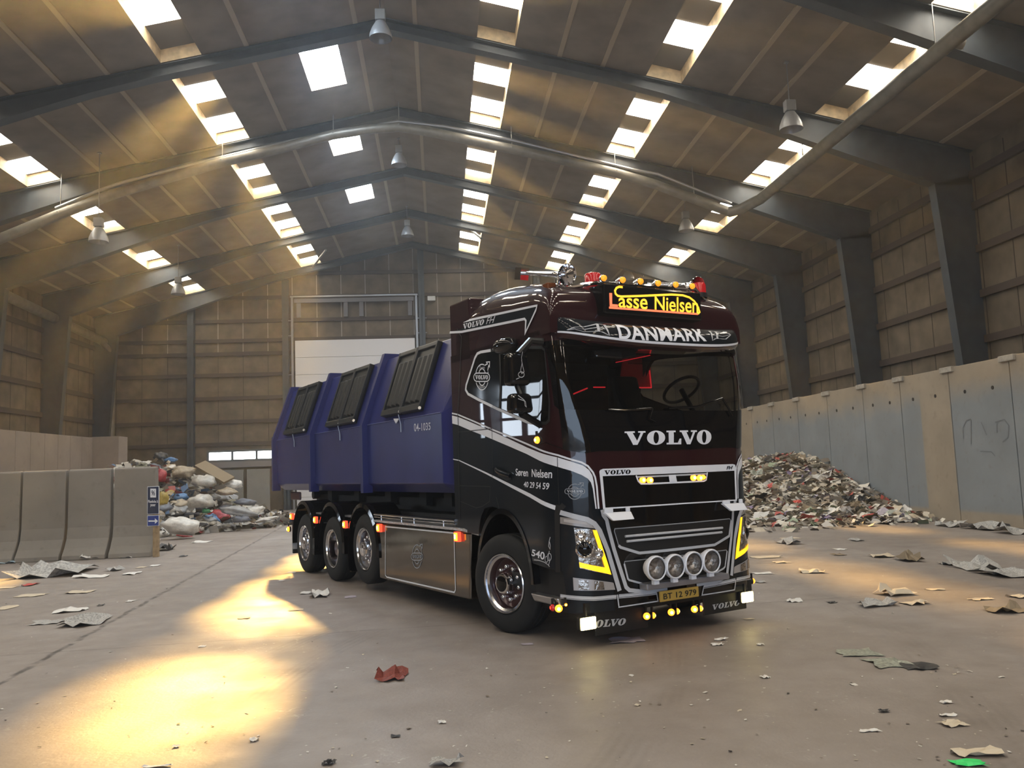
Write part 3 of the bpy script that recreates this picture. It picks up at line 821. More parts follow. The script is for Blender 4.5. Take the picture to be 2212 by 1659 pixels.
stroke(CAB, [(1371.5, 1027), (1376, 1039), (1382, 1045), (1400, 1045), (1517, 1039.3), (1522, 1036.5), (1524.5, 1020.5)], 0.016, 0.022, 'strobe_frame', M_white, truck)
stroke(CAB, [(1374, 1030.5), (1523, 1023.5)], 0.016, 0.022, 'strobe_frame', M_silver, truck)
decal(CAB, [[(1441, 1026), (1456, 1025.5), (1459, 1040.5), (1443, 1041.5)]], 0.024, 'strobe_frame_centre', M_white, truck)
for x0, y0, hot in ((1387, 1037, 1), (1402.5, 1037.5, 1), (1496, 1032, 1), (1509.5, 1032.5, 1), (1517, 1031, 0)):
    lm = MB(); lm.ball(CAB.pt(*CAB.uv(x0, y0), 0.012), 0.032 if hot else 0.025, mi=0, sc=(1.3, 0.6, 1)); lm.ball(CAB.pt(*CAB.uv(x0, y0), 0.03), 0.016, mi=1, sc=(1, .7, 1))
    lm.build('strobe_lamp', [M_amber, M_amberhot if hot else M_amber], truck)
for seg in range(9):
    pass
# stripes that run down beside the grille
stroke(CAB, [(1211, 1106.5), (1238, 1114.5), (1268, 1122), (1283, 1131), (1294, 1146), (1312, 1190), (1337, 1276)], 0.045, 0.013, 'corner_stripe', M_silver, truck, mirror='both')
stroke(CAB, [(1299.5, 1101), (1302, 1113), (1309, 1123), (1313, 1141), (1325.5, 1188), (1351, 1268), (1358, 1274.5), (1383.5, 1277.5), (1440, 1271.5)], 0.038, 0.013, 'grille_stripe', M_silver, truck, mirror='both')
# steps below the panel
for side in (0, 1):
    mb = MB(); x0, x1 = ((0.36, 0.66), (1.86, 2.14))[side]
    y = -1.29
    mb.hexa([(x0, y, 1.235), (x1, y, 1.235), (x1, y-0.03, 1.235), (x0, y-0.03, 1.235)], [(x0+0.05, y-0.05, 1.165), (x1, y-0.05, 1.165), (x1, y-0.08, 1.165), (x0+0.05, y-0.08, 1.165)])
    mb.box(x0, x0+0.10, y-0.02, y, 1.235, 1.275); mb.box(x1-0.045, x1, y-0.02, y, 1.235, 1.275)
    mb.build('front_step', M_white, truck, bevel=0.006)
# upper grille
UG = [(1327, 1142), (1400, 1136), (1480, 1129.5), (1573.5, 1120.5), (1577, 1124), (1572.6, 1157.8), (1541.4, 1176.8), (1480, 1184), (1379.4, 1194.5), (1338.7, 1182), (1335, 1178), (1325.8, 1147)]
decal(CAB, [UG], 0.008, 'upper_grille_mesh', M_matt, truck)
stroke(CAB, UG[-4:] + UG[:5], 0.010, 0.012, 'upper_grille_edge', M_dull, truck)
stroke(CAB, UG[4:9][::-1] + [], 0.026, 0.014, 'upper_grille_lip', M_silver, truck)
stroke(CAB, [UG[8], UG[9], UG[10]], 0.026, 0.014, 'upper_grille_lip', M_silver, truck)
for a, b in (((1348, 1158.5), (1557, 1140)), ((1351.6, 1169.3), (1555.6, 1149.7))):
    pts = [CAB.pt(*CAB.uv(a[0]+(b[0]-a[0])*t, a[1]+(b[1]-a[1])*t), 0.02) for t in np.linspace(0, 1, 9)]
    t_ = MB(); t_.tube(pts, 0.012); t_.build('grille_bar', M_silver, truck)
# lower grille and lamp bar
LG = [(1348, 1212.7), (1400, 1207), (1480, 1198.5), (1566, 1188), (1568.5, 1190), (1564, 1224), (1560.4, 1228), (1530.5, 1244.6), (1480, 1252), (1395.7, 1263), (1357.7, 1252.8), (1355, 1250), (1347, 1217.5)]
decal(CAB, [LG], 0.008, 'lower_grille_mesh', M_matt, truck)
stroke(CAB, LG[-1:] + LG[:5], 0.009, 0.012, 'lower_grille_edge', M_dull, truck)
stroke(CAB, [LG[4], LG[5], LG[6], LG[7]], 0.018, 0.013, 'lower_grille_edge', M_silver, truck)
stroke(CAB, [LG[9], LG[10], LG[11], LG[12]], 0.018, 0.013, 'lower_grille_edge', M_silver, truck)
br = MB(); br.box(0.74, 1.80, -1.40, -1.28, 0.50, 0.56); br.build('lamp_bar', mat('lamp_bar_steel', (0.30, 0.30, 0.33), 0.35, 0.6), truck, bevel=0.012)
for (cx_, cy_) in ((1417.3, 1227.7), (1458, 1223.6), (1497.7, 1217.5), (1536, 1212)):
    q = t_y(cx_, cy_, -1.47); R_ = 0.118
    e = empty('spot_lamp', (q[0], q[1], q[2])); e.parent = truck
    rg = MB(); rg.lathe([(R_*0.84, -0.012), (R_*0.90, -0.022), (R_*0.98, -0.015), (R_, 0.0), (R_*0.97, 0.03), (R_*0.7, 0.09), (0.03, 0.11)], ax=(0, 1, 0), n=32)
    rg.box(-0.03, 0.03, 0.0, 0.04, -R_-0.03, -R_+0.01); rg.build('lamp_housing', M_white, e)
    rc = MB(); rc.lathe([(R_*0.84, 0.0), (R_*0.7, 0.035), (R_*0.4, 0.06), (0.02, 0.07), (0.018, 0.03), (0.0, 0.03)], ax=(0, 1, 0), n=28)
    rc.build('reflector', mat('lamp_reflector', (0.75, 0.68, 0.62), 0.08, 1.0, bump=1.0, bscale=26), e)
    gl = MB(); gl.lathe([(R_*0.86, -0.012), (R_*0.5, -0.026), (0.0, -0.03)], ax=(0, 1, 0), n=28); gl.build('lens', M_lens, e)
# number plate
pq = [t_y(*p, -1.385) for p in ((1424.8, 1278.5), (1507.8, 1265.6), (1508, 1287.3), (1425.4, 1301.6))]
px0, px1, pz0, pz1 = (pq[0][0]+pq[3][0])/2, (pq[1][0]+pq[2][0])/2, (pq[2][2]+pq[3][2])/2, (pq[0][2]+pq[1][2])/2
PLN = Surf(lambda u, v: (u, -1.397, v), (0, 2.5), (0, 1), inv=lambda x, y: tuple(t_y(x, y, -1.397)[[0, 2]]))
pb = MB(); pb.box(px0, px1, -1.395, -1.375, pz0, pz1); plate = pb.build('number_plate', mat('plate_yellow', (0.42, 0.27, 0.055), 0.45), truck, bevel=0.004)
put(PLN, text2d('BT 12 979', 0.012), [(px0+0.035, pz1-0.022), (px1-0.035, pz1-0.022), (px1-0.035, pz0+0.020), (px0+0.035, pz0+0.020)], 0.001, 'plate_lettering', M_matt, plate, px=False)
# bumper pin stripes
def bump(path, w, nm='bumper_stripe', m_=None): stroke(CAB, path, w, 0.016, nm, m_ or M_silver, truck)
for dy, w in ((-3.4, 0.006), (0, 0.020), (4.0, 0.006)):
    bump([(1212, 1287+dy), (1248, 1291+dy), (1282, 1292.5+dy), (1330, 1288.5+dy)], w)
    bump([(1335, 1287.5+dy), (1375, 1284+dy), (1416, 1279.5+dy)], w)
    bump([(1518, 1266.5+dy), (1550, 1260.5+dy), (1586, 1252.5+dy)], w); bump([(1588, 1252+dy), (1605, 1248.5+dy), (1621, 1243.5+dy)], w)
bump([(1332, 1284), (1335.3, 1311), (1375, 1305), (1419.4, 1298), (1416, 1279)], 0.012); bump([(1518, 1266), (1514, 1285), (1550, 1279.5), (1584, 1273.8), (1587, 1252)], 0.012)
# headlamps (kept shallow over a chromed housing)
HL = [(1239.7, 1140), (1287, 1144), (1319, 1242), (1285, 1234.5), (1252.6, 1227), (1251, 1213.4), (1246.5, 1187.6)]
M_house = mat('headlamp_chrome', (0.34, 0.31, 0.28), 0.18, 0.9, bump=1.0, bscale=14)
def headlamp(mir):
    S = CAB; T = 'mir' if mir else None
    dk = lambda loops, off, nm, m_: decal(S, [[(u, v) for u, v in K(S, lp)] for lp in loops], off, nm, m_, e, px=False, mirror=(True if mir else None))
    e = empty('headlamp', (0, 0, 0)); e.parent = truck
    dk([HL], 0.010, 'lamp_housing', M_house)
    dk([[(1279.5, 1145), (1287.5, 1145), (1319, 1241), (1285, 1233.5), (1252.3, 1225), (1251, 1214), (1277, 1220.5), (1304.8, 1225.6)]], 0.016, 'indicator_strip', M_drl)
    dk([[(1211, 1116.5), (1240, 1120), (1269.5, 1125.3), (1284.4, 1141.5), (1240, 1135.5), (1211, 1130.7)]], 0.012, 'upper_marker', mat('frosted_lens', (0.34, 0.31, 0.29), 0.25, 0.2))
    dk([[(1219, 1121), (1245, 1124), (1266, 1127.5), (1268, 1134), (1240, 1130.5), (1219, 1127)]], 0.015, 'upper_marker_inner', mat('frosted_inner', (0.46, 0.42, 0.40), 0.3))
    q = CAB.pt(*CAB.uv(1262.5, 1186), 0.0); 
    if mir: q = (2.5-q[0], q[1], q[2])
    pj = MB(); d_ = (-0.55 if not mir else 0.55, -0.83, 0)
    pj.lathe([(0.075, -0.01), (0.085, 0.012), (0.070, 0.022), (0.060, 0.015)], c=q, ax=d_, n=24, mi=0); pj.lathe([(0.060, 0.012), (0.045, 0.032), (0.02, 0.042), (0.0, 0.044)], c=q, ax=d_, n=24, mi=1)
    pj.build('projector', [M_chrome, M_black], e)
    for cx2, cy2, r2 in ((1255, 1157, 0.05), (1292, 1196, 0.05)):
        q = CAB.pt(*CAB.uv(cx2, cy2), 0.0); q = (2.5-q[0], q[1], q[2]) if mir else q
        b = MB(); b.lathe([(r2, 0.012), (r2*0.7, 0.02), (0, 0.006)], c=q, ax=d_, n=20); b.build('reflector', M_chrome, e)
    dk([[(1238, 1247.3), (1280, 1252), (1322, 1258), (1324.5, 1259.5), (1328, 1273.6), (1280, 1275.8), (1239.7, 1275)]], 0.010, 'fog_lamp_frame', mat('fog_frame', (0.42, 0.40, 0.40), 0.3, 0.3))
    dk([[(1250, 1252), (1270, 1254), (1272.5, 1274), (1250, 1274)]], 0.014, 'fog_reflector', M_house); dk([[(1283.5, 1254.5), (1302, 1257), (1304.5, 1273.5), (1283.5, 1274)]], 0.014, 'fog_reflector', M_house)
headlamp(False); headlamp(True)

# small lamps, mud flaps and spot lamps under the bumper
def lampball(px, py, Y, r, m0, m1, nm='marker_lamp', fwd=(-0.5, -0.85, 0)):
    q = t_y(px, py, Y); l = MB(); l.lathe([(r, 0), (r*0.92, r*0.45), (r*0.6, r*0.8), (0, r*0.95)], c=q, ax=fwd, n=18, mi=0); l.lathe([(r*0.46, r*0.87), (r*0.2, r*0.99), (0, r*1.02)], c=q, ax=fwd, n=14, mi=1)
    l.lathe([(r*1.1, 0.0), (r*1.1, -0.03), (0, -0.04)], c=q, ax=fwd, n=18, mi=2)
    l.box(q[0]-0.008, q[0]+0.008, q[1], q[1]+0.02, q[2], q[2]+r+0.05, 2)
    return l.build(nm, [m0, m1, M_matt], truck)
for x_, y_ in ((1397, 1331), (1450, 1322.5), (1500, 1316)): lampball(x_, y_, -1.22, 0.034, M_amber, M_amberhot)
for x_, y_ in ((1410, 1329.5), (1462, 1320.5), (1512, 1314.5)): lampball(x_, y_, -1.18, 0.030, M_amber, M_amberhot, fwd=(0.75, -0.65, 0))
lampball(1207, 1314.5, -0.98, 0.036, M_amber, M_amberhot); lampball(1195, 1312.5, -0.92, 0.034, M_red, M_redlit, fwd=(-1, 0.2, 0)); lampball(1222.5, 1306.5, -1.10, 0.014, M_amber, M_amberhot)
lampball(1625, 1255, -1.05, 0.03, M_amber, M_amberhot, fwd=(0.9, -0.4, 0))
for (x_, y_, sc_) in ((1269.5, 1346.5, 1.0), (1613, 1289.5, 0.95)):
    q = t_y(x_, y_, -1.24); l = MB(); l.box(q[0]-0.085*sc_, q[0]+0.085*sc_, q[1]-0.02, q[1], q[2]-0.055*sc_, q[2]+0.055*sc_, 0); l.box(q[0]-0.09*sc_, q[0]+0.09*sc_, q[1]+0.001, q[1]+0.05, q[2]-0.06*sc_, q[2]+0.06*sc_, 1)
    l.box(q[0]-0.01, q[0]+0.01, q[1]+0.01, q[1]+0.03, q[2], 0.40, 1); l.build('work_lamp', [M_yellowhot, M_matt], truck, bevel=0.012)
fb = MB(); fb.box(0.18, 2.32, -1.18, -0.35, 0.30, 0.42); fb.box(0.1, 2.4, -1.0, 0.9, 0.45, 0.62); fb.build('underbody', M_matt, truck)
for (x0, x1, z0, z1, tq) in ((0.28, 0.90, 0.115, 0.34, [(1268, 1341), (1352.5, 1335), (1351, 1350), (1268, 1358)]), (1.62, 2.22, 0.14, 0.34, [(1538.5, 1306), (1598.5, 1295.5), (1597.5, 1307.5), (1539.5, 1317.5)])):
    f_ = MB(); f_.box(x0, x1, -1.19, -1.175, z0, z1); o = f_.build('mud_flap', M_matt, truck, bevel=0.006)
    FLP = Surf(lambda u, v: (u, -1.192, v), (0, 2.5), (0, 1), inv=lambda x, y: tuple(t_y(x, y, -1.192)[[0, 2]]))
    put(FLP, slab(0.25), tq, 0.002, 'flap_lettering', mat('flap_print', (0.42, 0.42, 0.43), 0.6), o)
# side step behind the corner
sp = MB(); a, b = t_x(1149, 1287, 0.02), t_x(1207, 1294, 0.02)
sp.hexa([(0.0, a[1], a[2]+0.03), (0.0, b[1], a[2]+0.03), (0.34, b[1], a[2]+0.03), (0.34, a[1], a[2]+0.03)], [(0.03, a[1]-0.02, a[2]-0.05), (0.03, b[1], a[2]-0.05), (0.34, b[1], a[2]-0.05), (0.34, a[1], a[2]-0.05)])
sp.build('side_step', M_alu, truck, bevel=0.015)
sb = MB(); sb.box(0.08, 0.5, -1.05, -0.50, 0.40, 0.90); sb.build('step_well', M_matt, truck)

# visor -------------------------------------------------------------
def visor(u, v):       # u 0..1 across, v 0..1 down the profile
    n_ = math.sin(math.pi/2*(2*u-1)); c3 = abs(n_)**3
    X = TXC+1.175*n_
    zt, zs = 3.055+0.055*c3, 2.838+0.125*c3
    z = float(np.interp(v, [0, 0.8, 1.0], [zt, zs, zs-0.055]))
    k = float(np.interp(v, [0, 0.10, 0.3, 0.55, 0.8, 0.92, 1.0], [0.40, 0.70, 0.90, 1.0, 1.03, 0.98, 0.80]))
    Y = -1.03-0.40*k*max(0.0, 1-c3)**0.6
    return (X, Y, z)
VIS = Surf(visor, (0.0, 0.92), (0.1, 1.0), cu=[k/48 for k in range(1, 48)], cv=[0.06, .12, .21, .3, .4, .5, .6, .7, .78, .85, .93])
decal(VIS, [[(0, 0), (0, 1), (1, 1), (1, 0)]], 0.0, 'sun_visor', M_grey, truck, px=False)
decal(VIS, [[(0, 0.84), (0, 1), (1, 1), (1, 0.84)]], -0.002, 'visor_lower_edge', M_maroon, truck, px=False)
stroke(VIS, [(k/40, 0.80) for k in range(0, 41)], 0.075, -0.004, 'visor_stripe', M_white, truck, px=False)
vb = MB(); Pn = 40
ring = [visor(k/Pn, 1.0) for k in range(Pn+1)]; ring2 = [(x, max(y+0.25, -1.0), z+0.02) for x, y, z in ring]
vb.add(ring+ring2, [(k, k+1, Pn+1+k+1, Pn+1+k) for k in range(Pn)], 0, True)
ring = [visor(k/Pn, 0.0) for k in range(Pn+1)]; ring2 = [(x, y+0.12, z) for x, y, z in ring]
vb.add(ring+ring2, [(k, k+1, Pn+1+k+1, Pn+1+k) for k in range(Pn)], 0, True)
vb.build('visor_underside', M_black, truck)
put(VIS, text2d('DANMARK', 0.028, 0.0, 1.08), [(1327, 702), (1513, 712), (1526, 737.5), (1337, 732)], -0.006, 'visor_lettering', M_white, truck)
multi(VIS, [[(1226, 713), (1241, 707), (1262, 706.5), (1290, 700.5), (1305, 703), (1316, 725), (1300, 717), (1290, 716), (1262, 717), (1241, 711), (1226, 713)], [(1241, 709), (1262, 712), (1290, 708), (1307, 712)], [(1289.5, 701), (1293, 716)]], 0.010, -0.006, 'flag_outline', M_silver, truck)
multi(VIS, [[(1531.5, 716), (1545, 717.5), (1557, 721), (1573, 721), (1577, 724), (1567, 733), (1555, 732.5), (1545, 732), (1538, 736), (1531.5, 716)], [(1535.5, 725), (1548, 725), (1560, 727.5), (1574, 724)], [(1544.5, 717.5), (1549, 732)]], 0.010, -0.006, 'flag_outline', M_silver, truck)

# lit name sign on the roof front ------------------------------------
SGY = -1.19
sg0, sg1 = t_y(1308, 640, SGY), t_y(1514, 660, SGY)
sx0_, sx1_ = sg0[0]-0.02, sg1[0]+0.01
sz0_, sz1_ = t_y(1313, 678, SGY)[2], t_y(1304, 611, SGY)[2]
sign = MB(); sign.box(sx0_, sx1_, SGY, SGY+0.40, sz0_, sz1_)
sgo = sign.build('light_sign', M_black, truck, bevel=0.02)
SGN = Surf(lambda u, v: (u, SGY-0.004, v), (0, 2.5), (2, 4), inv=lambda x, y: tuple(t_y(x, y, SGY-0.004)[[0, 2]]))
M_neon = mat('sign_yellow', (1, .6, .05), 0.4, emit=(1.0, 0.55, 0.035), estr=1.1)
M_neonr = mat('sign_red', (1, .2, .1), 0.4, emit=(1.0, 0.17, 0.07), estr=1.2)
decal(SGN, [[(1316, 633), (1322, 633.2), (1322, 657), (1335, 658), (1334.5, 663.2), (1317, 662.2)]], 0.002, 'sign_lettering', M_neonr, sgo)
put(SGN, text2d('asse', 0.012), [(1336, 643), (1398.5, 645.5), (1398.5, 669), (1336, 664)], 0.002, 'sign_lettering', M_neon, sgo)
put(SGN, text2d('Nielsen', 0.012), [(1414, 640.5), (1508, 643), (1508, 678), (1414, 669)], 0.002, 'sign_lettering', M_neon, sgo)
stroke(SGN, [(1344.8, 620.4), (1337, 619.6), (1331.5, 622), (1328.3, 628), (1329.5, 634.5), (1334, 639), (1342, 640.6), (1383.4, 639.3), (1451, 636.3), (1475, 638), (1489, 642.5), (1500, 651), (1508, 664), (1511, 674), (1507.5, 678)], 0.022, 0.002, 'sign_swoosh', M_neon, sgo)
stroke(SGN, [(1315.5, 664.5), (1400, 670.5), (1507.5, 678.4)], 0.020, 0.002, 'sign_underline', M_neonr, sgo)

# roof lamp bar, beacons, horns, marker
q0, q1 = t_y(1285, 609, -0.98), t_y(1500, 624, -0.98)
tb = MB(); tb.tube([(0.25, -0.85, 3.44), (q0[0], -0.98, q0[2]-0.01), (q1[0], -0.98, q1[2]), (2.25, -0.85, 3.44)], 0.022); tb.build('roof_lamp_bar', M_chrome, truck)
for x_, y_ in ((1304, 600.7), (1344.8, 604.8), (1383.4, 608), (1421.4, 612), (1459.4, 615), (1495, 618.3)):
    q = t_y(x_, y_, -1.03); e = empty('roof_lamp', tuple(q)); e.parent = truck
    l = MB(); l.lathe([(0.033, 0.0), (0.038, 0.01), (0.036, 0.05), (0.028, 0.10), (0.0, 0.115)], ax=(0.12, 1, 0), n=18); l.tube([(0, 0.05, -0.03), (0, 0.05, -0.08)], 0.01); l.build('lamp_housing', M_chrome, e)
    l = MB(); l.lathe([(0.033, 0.0), (0.028, -0.018), (0.012, -0.026), (0, -0.028)], ax=(0.12, 1, 0), n=18); l.build('lens', M_amberdim, e)
for (x_, y_, top, bot) in ((1280.5, 603, 590, 617), (1508, 621, 611.5, 629)):
    zt_, zb_ = t_y(x_, top, -0.86)[2], t_y(x_, bot, -0.86)[2]; q = t_y(x_, y_, -0.86)
    l = MB(); l.lathe([(0.085, zb_-0.04), (0.085, zt_-0.03), (0.075, zt_-0.008), (0.05, zt_), (0, zt_+0.002)], c=(q[0], q[1], 0), n=24, mi=0); l.lathe([(0.095, zb_-0.08), (0.095, zb_-0.03), (0.0, zb_-0.03)], c=(q[0], q[1], 0), n=24, mi=1)
    l.build('beacon', [M_red, M_matt], truck)
def horn(q, L, r=0.10):
    e = empty('air_horn', tuple(q)); e.parent = truck; e.rotation_euler = (math.radians(13.5), 0, 0)
    h = MB(); h.lathe([(r, 0), (r*1.03, 0.006), (r*0.97, 0.012), (r*0.6, 0.07), (r*0.36, 0.15), (0.026, 0.25), (0.022, L)], ax=(0, 1, 0), n=28); h.lathe([(r*0.97, 0.004), (r*0.5, 0.08), (0.02, 0.2)], ax=(0, 1, 0), n=24)
    h.build('bell', M_chrome, e)
    f = MB(); f.tube([(0, 0.14, -0.03), (0, 0.14, -0.14)], 0.018); f.box(-0.04, 0.04, 0.10, 0.18, -0.16, -0.14); f.build('foot', M_chrome, e)
    d = MB(); d.box(-0.05, 0.05, L-0.03, L+0.09, -0.075, 0.055); d.build('diaphragm_box', M_chrome, e)
q = t_x(1225.8, 593, 0.28); horn((q[0], q[1], q[2]), 0.84, 0.105)
q = t_x(1507.5, 618, 2.12); horn((q[0], q[1], q[2]), 0.84, 0.105)
q = t_x(1186.5, 619.7, 0.16); l = MB(); l.box(-0.05, 0.05, -0.05, 0.05, -0.035, 0.035); o = l.build('side_marker', mat('unlit_amber', (0.16, 0.045, 0.01), 0.2, coat=.5), truck, bevel=0.01); o.location = tuple(q)
# door mirrors
for sdm in (0,):
    e = empty('door_mirror', (0, 0, 0)); e.parent = truck
    Xm = -0.27
    for (x0, x1, y0, y1) in ((1096, 1139, 763, 834), (1103, 1145, 850, 893)):
        a, b = t_x((x0+x1)/2, y0, Xm), t_x((x0+x1)/2, y1, Xm); y = (a[1]+b[1])/2
        h = MB(); h.hexa([(Xm-0.125, y-0.06, b[2]), (Xm+0.10, y-0.10, b[2]), (Xm+0.10, y+0.05, b[2]), (Xm-0.125, y+0.08, b[2])], [(Xm-0.115, y-0.04, a[2]), (Xm+0.09, y-0.08, a[2]), (Xm+0.09, y+0.05, a[2]), (Xm-0.115, y+0.08, a[2])])
        h.build('mirror_housing', M_black, e, bevel=0.045, seg=4)
    am = MB(); p1 = t_x(1173, 738, 0.0); p2 = t_x(1120, 765, Xm); p3 = t_x(1167, 918, 0.0); p4 = t_x(1126, 893, Xm); p5 = t_x(1118, 834, Xm); p6 = t_x(1124, 850, Xm); p0 = t_x(1146, 736, -0.12)
    am.tube([p1, p0, p2], 0.035); am.tube([p2, p5, p6, p4], 0.03); am.tube([p4, (p4+p3)/2, p3], 0.035); am.build('mirror_arm', mat('arm_black', (0.004, 0.004, 0.005), 0.3), e)
    multi(Surf(lambda u, v: (-0.40, u, v), (-2, 0), (2, 3), inv=lambda x, y: tuple(t_x(x, y, -0.415)[[1, 2]])), [[(1126, 759), (1123.5, 772), (1124.5, 785), (1121.5, 800), (1124, 807), (1129, 803), (1126, 790), (1123.5, 778)], ([(1123+6.5*math.cos(k*math.pi/6), 809+6*math.sin(k*math.pi/6)) for k in range(12)], True), [(1119, 816), (1112, 819)], [(1116, 854), (1128, 863), (1132, 868), (1134, 879), (1131, 876), (1130, 866), (1116, 861)]], 0.007, 0.0, 'mirror_pinstripe', M_silver, e)
q = t_x(1091, 747, -0.06); l = MB(); l.ball((0, 0, 0), 1.0, 20, 12, sc=(0.10, 0.20, 0.085)); o = l.build('kerb_view_mirror', M_black, truck); o.location = tuple(q)
lampball(1161, 950.5, -0.99, 0.034, M_amber, M_amberhot, 'side_indicator', fwd=(-1, -0.15, 0)).location = (0, 0, 0)
# front view mirror and wipers
q = CAB.pt(*CAB.uv(1317, 764), 0.0); fm = MB(); fm.hexa([(-0.24, -0.10, -0.055), (0.02, -0.17, -0.075), (0.02, 0.0, -0.075), (-0.24, 0.0, -0.055)], [(-0.24, -0.08, 0.02), (0.02, -0.14, 0.035), (0.02, 0.0, 0.035), (-0.24, 0.0, 0.02)]); fm.hexa([(0.02, -0.17, -0.075), (0.26, -0.10, -0.03), (0.26, 0.0, -0.03), (0.02, 0.0, -0.075)], [(0.02, -0.14, 0.035), (0.26, -0.08, 0.04), (0.26, 0.0, 0.04), (0.02, 0.0, 0.035)])
o = fm.build('front_view_mirror', M_black, truck, bevel=0.02); o.location = q
for pts in ([(1310, 886), (1345, 888), (1405, 884)], [(1440, 883), (1500, 880.5), (1556, 862)], [(1405, 884), (1399, 905), (1412, 912)], [(1556, 863), (1567, 880), (1577, 899)]):
    w_ = MB(); w_.tube([CAB.pt(*CAB.uv(*p), 0.03) for p in pts], 0.011); w_.build('wiper', M_black, truck)

# cab interior -------------------------------------------------------
it = MB(); it.box(0.1, 2.4, -0.95, 0.85, 1.95, 2.02); it.hexa([(0.12, -1.0, 2.02), (2.38, -1.0, 2.02), (2.38, -0.45, 2.02), (0.12, -0.45, 2.02)], [(0.12, -1.0, 2.16), (2.38, -1.0, 2.16), (2.38, -0.6, 2.24), (0.12, -0.6, 2.24)]); it.build('dashboard', M_matt, truck)
for xs_ in (0.62, 1.88):
    s_ = MB(); s_.box(xs_-0.24, xs_+0.24, -0.25, 0.25, 2.02, 2.2); s_.hexa([(xs_-0.25, 0.10, 2.15), (xs_+0.25, 0.10, 2.15), (xs_+0.25, 0.24, 2.15), (xs_-0.25, 0.24, 2.15)], [(xs_-0.20, 0.20, 2.72), (xs_+0.20, 0.20, 2.72), (xs_+0.20, 0.32, 2.72), (xs_-0.20, 0.32, 2.72)]); s_.build('seat', M_matt, truck, bevel=0.04)
q = t_y(1472, 842, -0.50); sw_ = MB(); sw_.lathe([(0.215+0.018*math.cos(a), 0.018*math.sin(a)) for a in [k*math.pi/4 for k in range(9)]], c=q, ax=(0, 0.75, 1), n=36); sw_.tube([tuple(q), (q[0], q[1]-0.2, q[2]-0.3)], 0.03); sw_.build('steering_wheel', M_matt, truck)
cq = [t_y(*p, 0.55) for p in ((1348, 770), (1404, 766), (1408, 838), (1340, 838))]
cu_ = MB(); cu_.hexa([(p[0], p[1], p[2]) for p in cq], [(p[0], p[1]+0.03, p[2]) for p in cq]); cu_.build('red_curtain', mat('curtain_red_glow', (0.30, 0.012, 0.016), 0.8, emit=(1.0, 0.02, 0.03), estr=0.05), truck)  # red glow of the light strips put into the curtain fabric
M_led = mat('red_led', (1, .05, .06), 0.4, emit=(1.0, 0.03, 0.04), estr=1.2)
for a, b, Y in (((1403, 800), (1407, 837), 0.53), ((1341, 837.5), (1407, 837.5), 0.53), ((1330, 783), (1405, 767.5), 0.45), ((1239, 851), (1269, 838.5), 0.2), ((1282, 836.5), (1307, 836.5), 0.50)):
    l = MB(); l.tube([tuple(t_y(*a, Y)), tuple(t_y(*b, Y))], 0.008 if Y != 0.45 else 0.005); l.build('red_light_strip', M_led, truck)

# wheels --------------------------------------------------------------
M_rimdark = mat('rim_maroon', (0.05, 0.010, 0.014), 0.3, 0.5, coat=0.5)
M_rim = mat('polished_rim', (0.70, 0.71, 0.74), 0.16, 1.0)
def wheel(kind):
    e = empty('wheel', (0, 0, 0)); e.parent = truck
    t = MB(); t.lathe([(0.300, 0.030), (0.315, 0.006), (0.36, -0.006), (0.42, -0.004), (0.462, 0.010), (0.486, 0.022), (0.500, 0.045), (0.502, 0.09), (0.495, 0.095), (0.495, 0.103), (0.502, 0.108), (0.502, 0.15), (0.495, 0.155), (0.495, 0.163), (0.502, 0.168), (0.502, 0.215), (0.498, 0.25), (0.48, 0.285), (0.40, 0.305), (0.300, 0.29)], ax=(1, 0, 0), n=56); t.build('tyre', M_tyre, e)
    dep = 0.20 if kind == 'drive' else 0.115
    r_ = MB(); r_.lathe([(0.304, 0.030), (0.307, 0.004), (0.300, -0.006), (0.290, 0.0), (0.284, 0.02), (0.262, 0.035), (0.255, dep)], ax=(1, 0, 0), n=48); r_.build('rim', M_rim, e)
    d = MB()
    if kind == 'drive':
        d.lathe([(0.256, dep-0.01), (0.20, dep+0.01), (0.13, dep+0.02), (0.13, dep-0.10), (0.11, dep-0.12), (0, dep-0.12)], ax=(1, 0, 0), n=36); d.build('wheel_disc', M_rimdark, e)
    else:
        d.lathe([(0.256, dep), (0.235, dep-0.012), (0.13, dep-0.012), (0.11, dep)], ax=(1, 0, 0), n=36); d.build('wheel_disc', M_rimdark, e)
        h = MB(); h.lathe([(0.118, dep-0.01), (0.112, dep-0.06), (0.104, -0.01), (0.098, -0.025), (0.075, -0.028)], ax=(1, 0, 0), n=10, smooth=False)
        h.build('hub', M_chrome, e)
        c = MB(); c.lathe([(0.080, -0.02), (0.078, -0.034), (0.05, -0.040), (0, -0.042)], ax=(1, 0, 0), n=24); c.build('hub_cap', M_black if kind == 'front' else M_chrome, e)
    nn = 10
    for k in range(nn):
        if kind == 'drive': break
        a = 2*math.pi*k/nn+0.2; c_ = (dep-0.012, 0.167*math.cos(a), 0.167*math.sin(a))
        b = MB(); b.lathe([(0.020, 0.0), (0.020, 0.025), (0.014, 0.03)], c=c_, ax=(-1, 0, 0), n=10); b.ball((c_[0]-0.038, c_[1], c_[2]), 0.021, 12, 8); b.build('wheel_nut', M_chrome, e)
    return e
wf = wheel('front'); wf.location = (0.0, 0.0, 0.502); wf.rotation_euler = (0, 0, math.radians(11))
w3 = wheel('tag'); w3.location = (0.0, 4.03, 0.59)
w2 = wheel('drive'); w2.location = (0.0, 5.46, 0.502)
w1 = wheel('tag'); w1.location = (0.0, 6.95, 0.502)
for w_, dz in ((wf, 0), (w3, 0), (w2, 0), (w1, 0)):
    c = copy_tree(w_, truck, loc=(2.5, w_.location.y, w_.location.z), rz=math.pi+(math.radians(11) if w_ is wf else 0))
